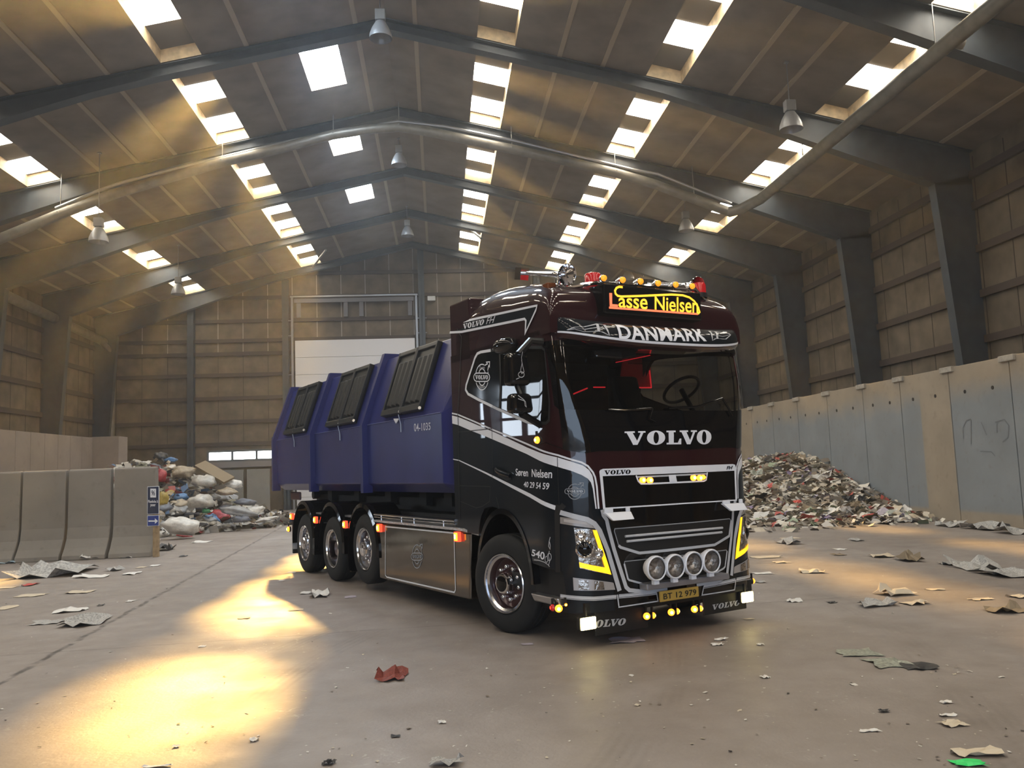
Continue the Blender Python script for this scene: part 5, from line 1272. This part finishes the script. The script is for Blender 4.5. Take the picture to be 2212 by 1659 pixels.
# ------------------------------------------------------------------ rubbish heaps and scattered paper
from mathutils import noise as mnoise
def crumple_bag(seed, sx, sy, sz, amp=0.22, sub=3):
    bm = bmesh.new(); bmesh.ops.create_icosphere(bm, subdivisions=sub, radius=1.0)
    off = Vector((seed*7.3, seed*3.1, seed*1.7))
    for v in bm.verts:
        d = v.co.normalized(); n_ = mnoise.noise(d*1.6+off)*amp*1.3 + abs(mnoise.noise(d*3.7+off))*amp*0.9 + mnoise.noise(d*8+off)*amp*0.25
        c = d*(1+n_-amp*0.3); c.z = max(c.z, -0.62) if c.z < 0 else c.z
        v.co = Vector((c.x*sx, c.y*sy, (c.z+0.6)*sz/1.4))
    me = bpy.data.meshes.new('bag'); bm.to_mesh(me); bm.free(); me.polygons.foreach_set('use_smooth', [True]*len(me.polygons)); me.update()
    return me
def film(name, col, rough=0.35, trans=0.0): return mat(name, col, rough, noise=0.28, nscale=3.5, bump=0.5, bscale=9.0)
BAGM = [film('bag_white', (0.62, 0.60, 0.56)), film('bag_pearl', (0.46, 0.44, 0.40)), film('bag_grey', (0.28, 0.28, 0.28)), film('bag_beige', (0.36, 0.30, 0.22)), film('bag_dark', (0.035, 0.036, 0.042)), film('bag_slate', (0.12, 0.13, 0.16)), film('bag_red', (0.34, 0.03, 0.04)), film('bag_blue', (0.10, 0.22, 0.42)), film('bag_green', (0.02, 0.22, 0.10)), film('bag_mustard', (0.34, 0.25, 0.06)), film('bag_olive', (0.16, 0.15, 0.10))]
BAGS = [crumple_bag(k, 1.0, 1.0, 1.0, 0.24+0.03*(k % 3)) for k in range(9)]
BAGMESH = {}
def bag(loc, size, mi, rz, k, squash=(1, 1, 0.8), name='rubbish_bag'):
    key = (k, mi)
    if key not in BAGMESH:
        me = BAGS[k].copy(); me.materials.append(BAGM[mi]); BAGMESH[key] = me
    o = bpy.data.objects.new(name, BAGMESH[key]); COL.objects.link(o); o.location = loc; o.rotation_euler = (RND.uniform(-.25, .25), RND.uniform(-.25, .25), rz)
    o.scale = (size*squash[0], size*squash[1], size*squash[2]); return o
def heapL(x, y):
    top = float(np.interp(x, [-13.6, -12.2, -11.0, -9.6, -8.6, -7.6, -6.6, -5.5, -4.9], [0.4, 1.6, 2.25, 2.3, 1.9, 1.15, 0.6, 0.2, 0.0]))
    yf = float(np.interp(x, [-13, -10, -8.0, -6.5, -5], [24.6, 25.0, 25.6, 27.2, 28.8])); 
    t = (y-yf)/(30.0-yf) if y < 30 else 1-(y-30)/2.6
    return top*max(0.0, min(1.0, t))**0.75
def hmat(name, ramp, rough=0.6):
    M = bpy.data.materials.new(name); M.use_nodes = True; nt = M.node_tree; b = nt.nodes['Principled BSDF']
    g_ = node(nt, 'ShaderNodeNewGeometry'); r = node(nt, 'ShaderNodeValToRGB'); r.color_ramp.interpolation = 'CONSTANT'
    while len(r.color_ramp.elements) < len(ramp): r.color_ramp.elements.new(0.5)
    for el, (p, c) in zip(r.color_ramp.elements, ramp): el.position = p; el.color = (*c, 1)
    nt.links.new(g_.outputs['Random Per Island'], r.inputs[0]); nt.links.new(r.outputs[0], b.inputs['Base Color']); b.inputs['Roughness'].default_value = rough
    return M
# core of the plastic heap: loose film scraps nobody could count
core = MB(); gx = np.linspace(-13.6, -4.9, 36); gy = np.linspace(24.4, 32.4, 30)
R2 = random.Random(21)
vs = [(x, y, max(0.0, heapL(x, y)-0.18)) for x in gx for y in gy]
core.add(vs, [(i*30+j, (i+1)*30+j, (i+1)*30+j+1, i*30+j+1) for i in range(35) for j in range(29) if max(vs[i*30+j][2], vs[(i+1)*30+j+1][2], vs[(i+1)*30+j][2], vs[i*30+j+1][2]) > 0.01])
def scrap(mb, c, s, rnd, flat=0.6, asp=1.0):
    q = Vector((rnd.gauss(0, 1)*flat, rnd.gauss(0, 1)*flat, 1)).normalized(); a = q.orthogonal().normalized(); b = q.cross(a); th = rnd.uniform(0, 6.28)
    u = a*math.cos(th)+b*math.sin(th); w = q.cross(u); c = Vector(c); s2 = s*asp
    bend = rnd.uniform(-0.3, 0.3)*s
    P = [c-u*s-w*s2*rnd.uniform(.6, 1), c+q*bend-w*s2, c+u*s-w*s2*rnd.uniform(.6, 1), c+u*s*rnd.uniform(.7, 1)+w*s2, c+q*bend*rnd.uniform(.4, 1)+w*s2*rnd.uniform(.7, 1), c-u*s+w*s2*rnd.uniform(.6, 1)]
    mb.add(P, [(0, 1, 4, 5), (1, 2, 3, 4)])
for k in range(1500):
    x, y = R2.uniform(-13, -5.1), R2.uniform(24.8, 31.5); z = heapL(x, y)
    if z < 0.02: continue
    scrap(core, (x, y, z+R2.uniform(-0.05, 0.12)), R2.uniform(0.06, 0.20), R2, 0.8, R2.uniform(.4, 1))
co = core.build('loose_film', hmat('film_scraps', [(0, (0.09, 0.085, 0.08)), (0.15, (0.42, 0.40, 0.36)), (0.35, (0.25, 0.23, 0.20)), (0.5, (0.52, 0.50, 0.47)), (0.68, (0.05, 0.05, 0.055)), (0.78, (0.33, 0.26, 0.17)), (0.86, (0.28, 0.05, 0.05)), (0.90, (0.12, 0.20, 0.34)), (0.94, (0.58, 0.56, 0.52))], 0.4))
tag(co, 'loose plastic film filling the gaps of the rubbish bag heap on the left', 'plastic film', None, 'stuff')
cnt = 0
for k in range(400):
    x, y = R2.uniform(-12.9, -5.4), R2.uniform(24.9, 30.6); z = heapL(x, y)
    if z < 0.12 or cnt >= 120: continue
    s = R2.uniform(0.18, 0.42)*(1.0 if z > 0.4 else 0.8)
    mi = R2.choice([0, 1, 1, 1, 2, 2, 2, 3, 3, 3, 4, 5, 5, 10, 10, 9, 6, 7, 1, 3]); sq = (1, R2.uniform(.6, 1.0), R2.uniform(.55, .85))
    o = bag((x, y, z-s*0.45), s, mi, R2.uniform(0, 6.28), k % 9, sq); cnt += 1
    tag(o, 'crumpled plastic rubbish bag somewhere within the heap on the left', 'rubbish bag', 'bags in the plastic heap')
def bagpx(px, py, dist_y, wpx, mi, k, sq, rz, label, name='rubbish_bag', ground=False):
    q = gnd(px, py) if ground else on_y(px, py, dist_y)
    s = wpx/2/FPX*np.linalg.norm(q-CAM_C); o = bag((q[0], q[1], 0.0 if ground else q[2]-s*sq[2]*0.45), s/max(sq[0], 0.01), mi, rz, k, sq, name); tag(o, label, 'rubbish bag'); return o
for a in [(402, 1153, 0, 88, 0, 3, (1, .55, .55), 0.1, 'big full white sack lying in front of the heap, marked by a blue tie', 'rubbish_sack', True),
          (390, 1138, 24.6, 70, 0, 5, (1, .7, .8), 0.5, 'bright sunlit white sack piled behind the big front sack', 'rubbish_sack', False),
          (348, 1160, 0, 34, 0, 1, (1, .8, 1.0), 0.2, 'white sack peeking out right beside the sign post', 'rubbish_sack', True),
          (399, 1160, 0, 32, 6, 6, (1, .6, .4), 0.3, 'flat red and white bag squeezed under the big white sack', 'rubbish_bag', True),
          (513, 1106, 27.2, 72, 2, 2, (1, .5, .45), 0.15, 'long silvery bag lying at the right foot of the heap', 'rubbish_sack', False),
          (521, 1122, 27.0, 36, 5, 4, (1, .8, .7), 0.0, 'round slate grey bag under the long silvery bag', 'rubbish_bag', False),
          (552, 1104, 28.2, 40, 0, 7, (1, .7, .6), 0.4, 'pale bag at the far right end of the heap', 'rubbish_bag', False),
          (578, 1122, 28.0, 46, 0, 8, (1, .7, .3), 0.1, 'flattened white film trailing off the right end of the heap', 'rubbish_bag', False),
          (347, 988, 30.4, 30, 4, 0, (1, 1, 1), 0.0, 'black round bag on top of the heap', 'rubbish_bag', False),
          (369, 994, 30.2, 24, 7, 2, (1, .7, .7), 0.3, 'light blue bag on top of the heap right of the black bag', 'rubbish_bag', False),
          (318, 1002, 30.2, 30, 0, 6, (1, .7, .6), 0.2, 'white and blue bag on the left top of the heap over the barrier', 'rubbish_bag', False),
          (293, 1000, 30.2, 22, 1, 3, (1, .7, .9), 0.2, 'pale pointed bag at the left end of the heap top', 'rubbish_bag', False),
          (344, 1033, 28.3, 26, 6, 5, (.7, .7, 1.2), 0.3, 'dark red bag upright beside the barrier end', 'rubbish_bag', False),
          (445, 1104, 26.8, 16, 8, 4, (1, 1, 1), 0.0, 'small emerald green bag low in the heap', 'rubbish_bag', False),
          (351, 1082, 26.0, 24, 9, 7, (.7, .7, 1.3), 0.0, 'mustard yellow bag behind the blue sign', 'rubbish_bag', False),
          (490, 1062, 28.6, 40, 3, 1, (1, .7, .6), 0.2, 'pinkish brown bag on the right slope of the heap', 'rubbish_bag', False),
          (440, 1040, 28.6, 50, 1, 6, (1, .8, .8), 0.0, 'large pearl coloured bag in the middle of the heap', 'rubbish_bag', False),
          (397, 1020, 29.2, 46, 3, 8, (1, .8, .8), 0.6, 'large beige bag high in the heap', 'rubbish_bag', False),
          (435, 1084, 26.9, 56, 1, 0, (1, .8, .8), 0.9, 'lumpy pale bag in the lower middle of the heap', 'rubbish_bag', False),
          (530, 1085, 28.4, 44, 5, 3, (1, .6, .5), 0.2, 'dark slate bag above the long silvery bag', 'rubbish_bag', False),
          (505, 1048, 28.9, 36, 0, 5, (1, .7, .9), 0.3, 'clear pale bag standing up at the right shoulder of the heap', 'rubbish_bag', False)]:
    bagpx(*a)
pk = MB(); q0, q1 = on_y(432, 1004, 29.3), on_y(495, 1040, 28.6); v_ = Vector(q1-q0); n_ = Vector((0.2, -0.6, 0.8))
w_ = v_.cross(n_).normalized()*0.22
pk.hexa([Vector(q0)-w_, Vector(q1)-w_, Vector(q1)+w_, Vector(q0)+w_], [Vector(q0)-w_+n_*0.08, Vector(q1)-w_+n_*0.08, Vector(q1)+w_+n_*0.08, Vector(q0)+w_+n_*0.08]); tag(pk.build('cardboard_sheet', mat('card_brown', (0.22, 0.17, 0.11), 0.8)), 'long brown cardboard strip sliding down the upper right of the plastic heap', 'cardboard')
# black bag and rubbish along the barrier
def litter_mesh(seed, nx=5, ny=4, amp=0.12):
    rr_ = random.Random(seed); vs = []
    for i in range(nx):
        for j in range(ny):
            x, y = i/(nx-1)-0.5, j/(ny-1)-0.5
            ex = 1+rr_.uniform(-.22, .12) if (i in (0, nx-1) or j in (0, ny-1)) else 1
            vs.append((x*ex+rr_.uniform(-.05, .05), y*ex+rr_.uniform(-.05, .05), max(0.0, abs(mnoise.noise(Vector((x*2.2+seed, y*2.2, seed*.7)))))*amp*2))
    z0 = min(v[2] for v in vs); vs = [(x, y, z-z0) for x, y, z in vs]
    b = MB(); b.add(vs, [(i*ny+j, (i+1)*ny+j, (i+1)*ny+j+1, i*ny+j+1) for i in range(nx-1) for j in range(ny-1)], 0, False)
    return b
PAP = {'w': mat('paper_white', (0.66, 0.64, 0.60), 0.7), 'c': mat('paper_cream', (0.56, 0.48, 0.36), 0.7), 'g': mat('paper_newsprint', (0.40, 0.39, 0.37), 0.8, noise=0.5, nscale=30), 'b': mat('card_brown'), 'r': mat('paper_rust', (0.22, 0.05, 0.035), 0.7, noise=0.4, nscale=20), 'k': mat('paper_black', (0.02, 0.02, 0.022), 0.5), 'p': mat('paper_print', (0.34, 0.36, 0.30), 0.4, noise=0.6, nscale=11), 'n': mat('paper_green', (0.03, 0.62, 0.14), 0.5), 'm': mat('paper_mauve', (0.42, 0.37, 0.42), 0.7), 'y': mat('paper_mustard', (0.40, 0.28, 0.05), 0.7), 'u': mat('paper_bluish', (0.34, 0.46, 0.54), 0.6), 'e': mat('paper_red', (0.45, 0.05, 0.04), 0.6)}
NL = [0]
def litter(px, py, wpx, hpx, kind, label, amp=0.10, cat='paper', name='paper_scrap', rz=None, group=None):
    NL[0] += 1; q = gnd(px, py); dist = np.linalg.norm(q-CAM_C)
    wm = wpx/FPX*dist; q2 = gnd(px, py-hpx/2); q3 = gnd(px, py+hpx/2); dm = max(0.03, min(wm*1.6, abs(np.linalg.norm(q2-q3))*0.8))
    o = litter_mesh(NL[0]*1.37, 6, 5, amp).build(name, PAP[kind]); o.location = (q[0], q[1], 0.004+0.0005*(NL[0] % 5)); o.scale = (wm, dm, wm)
    o.rotation_euler = (0, 0, RND.uniform(-.15, .15) if rz is None else rz)
    sd = o.modifiers.new('thick', 'SOLIDIFY'); sd.thickness = 0.004
    tag(o, label, cat, group); return o
L = [(357, 1188, 34, 22, 'k', 'black crumpled bag lying at the foot of the sign post', 0.45), (17, 1215, 36, 12, 'u', 'pale blue plastic at the left foot of the barrier', .2), (75, 1209, 24, 12, 'y', 'mustard coloured wrapper at the barrier foot', .25), (104, 1207, 36, 16, 'w', 'crumpled white paper at the foot of the second barrier joint', .35), (166, 1201, 26, 16, 'k', 'dark wrapper leaning against the barrier foot', .35), (208, 1206, 42, 14, 'w', 'white printed sheet leaning at the barrier foot', .3), (243, 1200, 26, 12, 'g', 'grey film beside the white printed sheet at the barrier', .25), (276, 1204, 26, 8, 'w', 'small white sheet at the right foot of the barrier', .1),
     (110, 1240, 130, 20, 'g', 'large spread of crumpled newspaper in front of the barrier', .16), (249, 1232, 24, 12, 'g', 'small crumpled news page right of the newspaper spread', .3), (200, 1246, 60, 6, 'w', 'torn white strip below the newspaper spread', .05), (282, 1240, 28, 6, 'w', 'white scrap right of the torn strip', .06), (64, 1287, 50, 7, 'c', 'flat cream strip lying far left below the barrier', .02), (170, 1280, 46, 6, 'c', 'cream strip right of the flat far-left strip', .04), (14, 1313, 30, 10, 'c', 'cream envelope cut by the left photo edge', .02), (102, 1346, 52, 8, 'g', 'grey folded paper near the left, left of the torn news page', .05), (184, 1346, 84, 20, 'g', 'torn news page on the left floor', .14), (155, 1320, 54, 9, 'w', 'white and dark torn strip above the torn news page', .08),
     (64, 1264, 22, 5, 'e', 'small red scrap at the far left', .1), (16, 1270, 28, 4, 'c', 'tiny cream strip near the left edge', .03), (218, 1308, 12, 4, 'k', 'small dark sliver on the left floor', .1), (282, 1299, 14, 4, 'w', 'tiny white scrap left of the slab joint', .1), (336, 1222, 16, 4, 'w', 'tiny white scrap below the black bag', .05), (397, 1202, 16, 4, 'k', 'dark sliver right of the black bag', .1), (437, 1171, 34, 4, 'w', 'thin white strip in front of the big sack', .05), (575, 1137, 24, 4, 'w', 'thin white strip right of the rubbish heap', .05), (305, 1226, 16, 4, 'c', 'tiny cream scrap in front of the barrier', .05),
     (690, 1287, 40, 12, 'w', 'crumpled white paper beside the rear wheels', .25), (660, 1282, 24, 5, 'w', 'white scrap left of the crumpled paper beside the rear wheels', .1), (757, 1290, 24, 5, 'm', 'mauve scrap right of the crumpled paper beside the rear wheels', .05), (630, 1237, 20, 4, 'w', 'white scrap at the edge of the truck shadow by the last wheel', .05), (640, 1318, 30, 4, 'c', 'cream scrap in the sunlit patch', .05), (527, 1336, 24, 4, 'c', 'cream scrap at the left of the sunlit patch', .05), (608, 1255, 12, 3, 'w', 'tiny scrap behind the last wheel', .05), (437, 1397, 14, 4, 'w', 'tiny white scrap left of the large sun patch', .1),
     (848, 1463, 58, 24, 'r', 'rust brown crumpled wrapper in the middle of the foreground floor', .32), (1352, 1384, 72, 14, 'm', 'flat mauve sheet lying just before the front bumper', .04), (1850, 1411, 74, 20, 'p', 'magazine with a photo on its cover lying on the right floor', .02), (1920, 1433, 66, 24, 'p', 'open pale magazine with a white page on the right floor', .06), (1978, 1440, 62, 20, 'k', 'dark glossy magazine rightmost of the three magazines', .06), (2090, 1651, 58, 16, 'n', 'bright green leaflet at the bottom right edge', .08), (2110, 1629, 84, 20, 'c', 'torn cream page at the lower right', .10), (2060, 1566, 48, 14, 'c', 'small torn page at the right above the torn cream page', .12), (2047, 1547, 28, 6, 'w', 'white torn strip above the small torn page', .1), (1878, 1580, 36, 6, 'w', 'thin white strip left of the torn pages', .08), (2045, 1519, 24, 5, 'w', 'thin white curl at the right', .15), (1910, 1538, 20, 5, 'k', 'dark small scrap on the right floor', .15),
     (1653, 1464, 18, 7, 'w', 'white torn scrap between truck and magazines', .15), (1642, 1393, 14, 5, 'w', 'small white scrap right of the bumper', .15), (1556, 1382, 28, 6, 'w', 'cluster of white paper bits ahead of the right bumper corner', .15), (1549, 1393, 22, 6, 'w', 'small cluster of white bits below the other bits', .15), (1617, 1338, 20, 3, 'c', 'thin strip in the shadow of the right bumper corner', .03),
     (1648, 1239, 36, 5, 'w', 'pale flat strip right of the lower right headlamp', .03), (1657, 1204, 60, 6, 'c', 'flat cream card in sunlight right of the truck', .03), (1685, 1215, 28, 5, 'c', 'small cream card right of the flat cream card', .05), (1643, 1258, 20, 4, 'g', 'grey scrap right of the bumper marker lamp', .1), (1702, 1174, 36, 8, 'g', 'crumpled grey paper in front of the paper heap', .3), (1706, 1163, 36, 4, 'c', 'thin strip close to the paper heap', .03), (1752, 1236, 46, 8, 'c', 'torn cream strip on the right sunlit floor', .12), (1812, 1199, 24, 4, 'b', 'brown thin scrap in the middle right', .08), (1815, 1187, 20, 4, 'w', 'small white card in the middle right', .05), (1849, 1168, 22, 4, 'g', 'little grey scrap near the right wall', .15), (1904, 1203, 40, 6, 'c', 'cream torn strip left of the brown clump', .15), (1964, 1211, 38, 16, 'b', 'brown crumpled clump on the right floor', .45), (2060, 1218, 56, 8, 'g', 'flat grey paper left of the newspaper clump at right', .08), (2112, 1228, 70, 18, 'g', 'newspaper clump lying at the right', .25), (2172, 1242, 80, 18, 'g', 'spread newspaper at the right photo edge', .15), (1935, 1284, 70, 10, 'c', 'torn cream paper heap in the right middle', .2), (1895, 1308, 72, 10, 'g', 'crumpled grey sheet right of the right work lamp', .15), (1975, 1304, 50, 8, 'c', 'curled cream sheet right of the grey sheet', .2), (2020, 1274, 34, 4, 'c', 'small cream card at the right', .05), (2118, 1295, 44, 5, 'c', 'flat cream strip far right', .05), (2172, 1320, 64, 14, 'b', 'brown folded card at the right edge', .2), (2200, 1290, 30, 8, 'c', 'cream scrap at the right photo edge', .15), (1715, 1299, 30, 6, 'w', 'white scrap right of the work lamp', .15), (1798, 1302, 18, 4, 'k', 'dark sliver on the right floor', .1),
     (2005, 1118, 30, 18, 'p', 'folded printed card standing against the right wall', .5), (1948, 1128, 30, 6, 'g', 'grey paper at the foot of the right wall', .2), (1920, 1133, 16, 5, 'k', 'dark lump in front of the right wall', .4), (2055, 1137, 40, 7, 'g', 'grey paper pile by the wall foot on the right', .25), (2125, 1143, 60, 9, 'g', 'scattered papers by the wall foot further right', .25), (2185, 1152, 50, 9, 'g', 'rightmost papers by the wall foot', .25),
     (710, 1651, 24, 10, 'k', 'small dark scrap at the bottom edge', .4), (965, 1652, 62, 18, 'g', 'crumpled pale paper cut by the bottom edge', .25), (340, 1657, 50, 6, 'w', 'white paper cut by the bottom edge at left', .1), (548, 1600, 16, 8, 'w', 'small folded white scrap near the bottom', .25), (380, 1614, 12, 6, 'w', 'tiny white scrap in the lower left sun patch', .2), (855, 1592, 20, 6, 'k', 'dark fibre scrap near the bottom middle', .1), (955, 1562, 16, 5, 'w', 'tiny pale curl in the bottom middle', .2), (1140, 1392, 24, 5, 'm', 'faint strip below the front wheel', .03)]
for t in L: litter(*t[:6], amp=t[6])
# far away small scraps and trodden confetti
tiny = MB(); R3 = random.Random(5)
for k in range(420):
    px, py = R3.uniform(0, 2212), R3.uniform(1150, 1655); q = gnd(px, py)
    if abs(q[0]) > 11.8 or q[1] > 24: continue
    l_ = w2t(q)
    if -0.2 < l_[0] < 2.7 and -1.3 < l_[1] < 8.5: continue
    s = R3.uniform(0.004, 0.014)*(1 if R3.random() < .9 else 1.8); scrap(tiny, (q[0], q[1], 0.006), s, R3, 0.15, R3.uniform(.25, 1))
to = tiny.build('paper_confetti', hmat('confetti', [(0, (0.60, 0.58, 0.54)), (0.45, (0.48, 0.42, 0.32)), (0.65, (0.16, 0.13, 0.10)), (0.85, (0.05, 0.045, 0.04))], 0.8)); tag(to, 'tiny scraps of paper trodden over the whole floor', 'paper scraps', None, 'stuff')

# waste paper heap against the right wall
def heapR(x, y):
    H = float(np.interp(y, [19.2, 20.4, 21.6, 23.0, 24.2, 25.4, 27, 31, 34], [0.0, 0.12, 0.42, 0.72, 1.15, 1.5, 1.72, 1.6, 0.8]))
    xf = float(np.interp(y, [18.0, 19, 20, 22, 25, 34], [10.6, 8.6, 7.6, 6.9, 6.6, 6.6])); t = (x-xf)/(RWX-0.1-xf)
    return H*max(0.0, min(1.0, t))**0.8
pc = MB(); gx = np.linspace(6.6, RWX-0.03, 26); gy = np.linspace(18.2, 34, 40); vs = [(x, y, max(0.0, heapR(x, y)-0.06)) for x in gx for y in gy]
pc.add(vs, [(i*40+j, (i+1)*40+j, (i+1)*40+j+1, i*40+j+1) for i in range(25) for j in range(39) if max(vs[i*40+j][2], vs[(i+1)*40+j+1][2]) > 0.005])
R4 = random.Random(11)
for k in range(5200):
    y = R4.uniform(18.2, 32); x = R4.uniform(6.4, RWX-0.12); z = heapR(x, y)
    if z < 0.004 and R4.random() > 0.10: continue
    scrap(pc, (x, y, z+R4.uniform(0.0, 0.10)*min(1, z*3)+0.01), R4.uniform(0.05, 0.17), R4, 0.55, R4.uniform(.35, 1))
RP_ = [(0, (0.52, 0.46, 0.37)), (0.14, (0.62, 0.58, 0.50)), (0.30, (0.36, 0.30, 0.22)), (0.42, (0.45, 0.42, 0.38)), (0.56, (0.28, 0.22, 0.16)), (0.66, (0.14, 0.115, 0.09)), (0.76, (0.66, 0.62, 0.55)), (0.88, (0.05, 0.045, 0.045)), (0.91, (0.45, 0.10, 0.08)), (0.94, (0.30, 0.35, 0.24)), (0.97, (0.25, 0.20, 0.32))]
tag(pc.build('waste_paper', hmat('waste_paper_mix', RP_, 0.75)), 'shredded and crumpled waste paper heaped against the right wall', 'waste paper', None, 'stuff')
SH = [litter_mesh(100+k, 5, 4, 0.16).build('paper_sheet', PAP['w']) for k in range(5)]
SHM = []
for o in SH: SHM.append(o.data); bpy.data.objects.remove(o)
cnt = 0
for k in range(900):
    y = R4.uniform(18.4, 29); x = R4.uniform(6.6, RWX-0.3); z = heapR(x, y)
    if z < 0.03 or cnt >= 150: continue
    key = R4.choice('wwccgggbbmpke'); me = SHM[k % 5].copy(); me.materials.clear(); me.materials.append(PAP[key])
    o = bpy.data.objects.new('paper_sheet', me); COL.objects.link(o); s = R4.uniform(0.18, 0.38)
    o.location = (x, y, z+0.05); o.rotation_euler = (R4.gauss(0, .35)+0.12, R4.gauss(0, .35)-0.25, R4.uniform(0, 6.28)); o.scale = (s*1.3, s, s); cnt += 1
    tag(o, 'loose paper sheet on the waste paper heap by the right wall', 'paper', 'sheets on the waste paper heap')
for (px, py, wpx, y, key, lb) in ((1770, 1037, 40, 24.2, 'w', 'large pale crumpled sheet on the right shoulder of the paper heap'), (1832, 1078, 24, 21.4, 'k', 'black folder near the wall on the paper heap'), (1862, 1078, 20, 21.0, 'k', 'small black box rightmost on the paper heap by the wall'), (1848, 1090, 20, 20.9, 'b', 'brown box under the black folder on the paper heap'), (1634, 1024, 26, 25.0, 'p', 'green printed sheet high on the left of the paper heap'), (1722, 1084, 16, 21.5, 'e', 'bright red sheet in the middle of the paper heap'), (1858, 1130, 18, 18.9, 'k', 'dark crumpled lump at the foot of the paper heap')):
    q = on_y(px, py, y); s = wpx/FPX*np.linalg.norm(q-CAM_C); NL[0] += 1
    o = litter_mesh(NL[0], 6, 5, 0.3).build('paper_sheet', PAP[key]); o.location = tuple(q); o.scale = (s, s*0.7, s*0.8); o.rotation_euler = (0.5, 0, RND.uniform(-.3, .3)); md = o.modifiers.new('thick', 'SOLIDIFY'); md.thickness = 0.05 if key in 'kb' else 0.01; tag(o, lb, 'paper')
# ------------------------------------------------------------------ dust haze hanging in the hall
hz = MB(); hz.prism([(WL+0.3, 0.02), (WR-0.3, 0.02), (WR-0.3, zroof(WR-0.3)-0.05), (XR, ZR-0.05), (WL+0.3, zroof(WL+0.3)-0.05)], 'y', YN+0.3, YG-0.4)
M = bpy.data.materials.new('dust_haze'); M.use_nodes = True; nt = M.node_tree; nt.nodes.remove(nt.nodes['Principled BSDF'])
vs = node(nt, 'ShaderNodeVolumeScatter'); vs.inputs['Color'].default_value = (0.95, 0.97, 1.0, 1); vs.inputs['Density'].default_value = 0.0022; vs.inputs['Anisotropy'].default_value = 0.72
nt.links.new(vs.outputs[0], nt.nodes['Material Output'].inputs['Volume'])
ho = hz.build('dust_haze', M); tag(ho, 'thin sunlit dust haze filling the whole hall', 'haze', None, 'stuff')
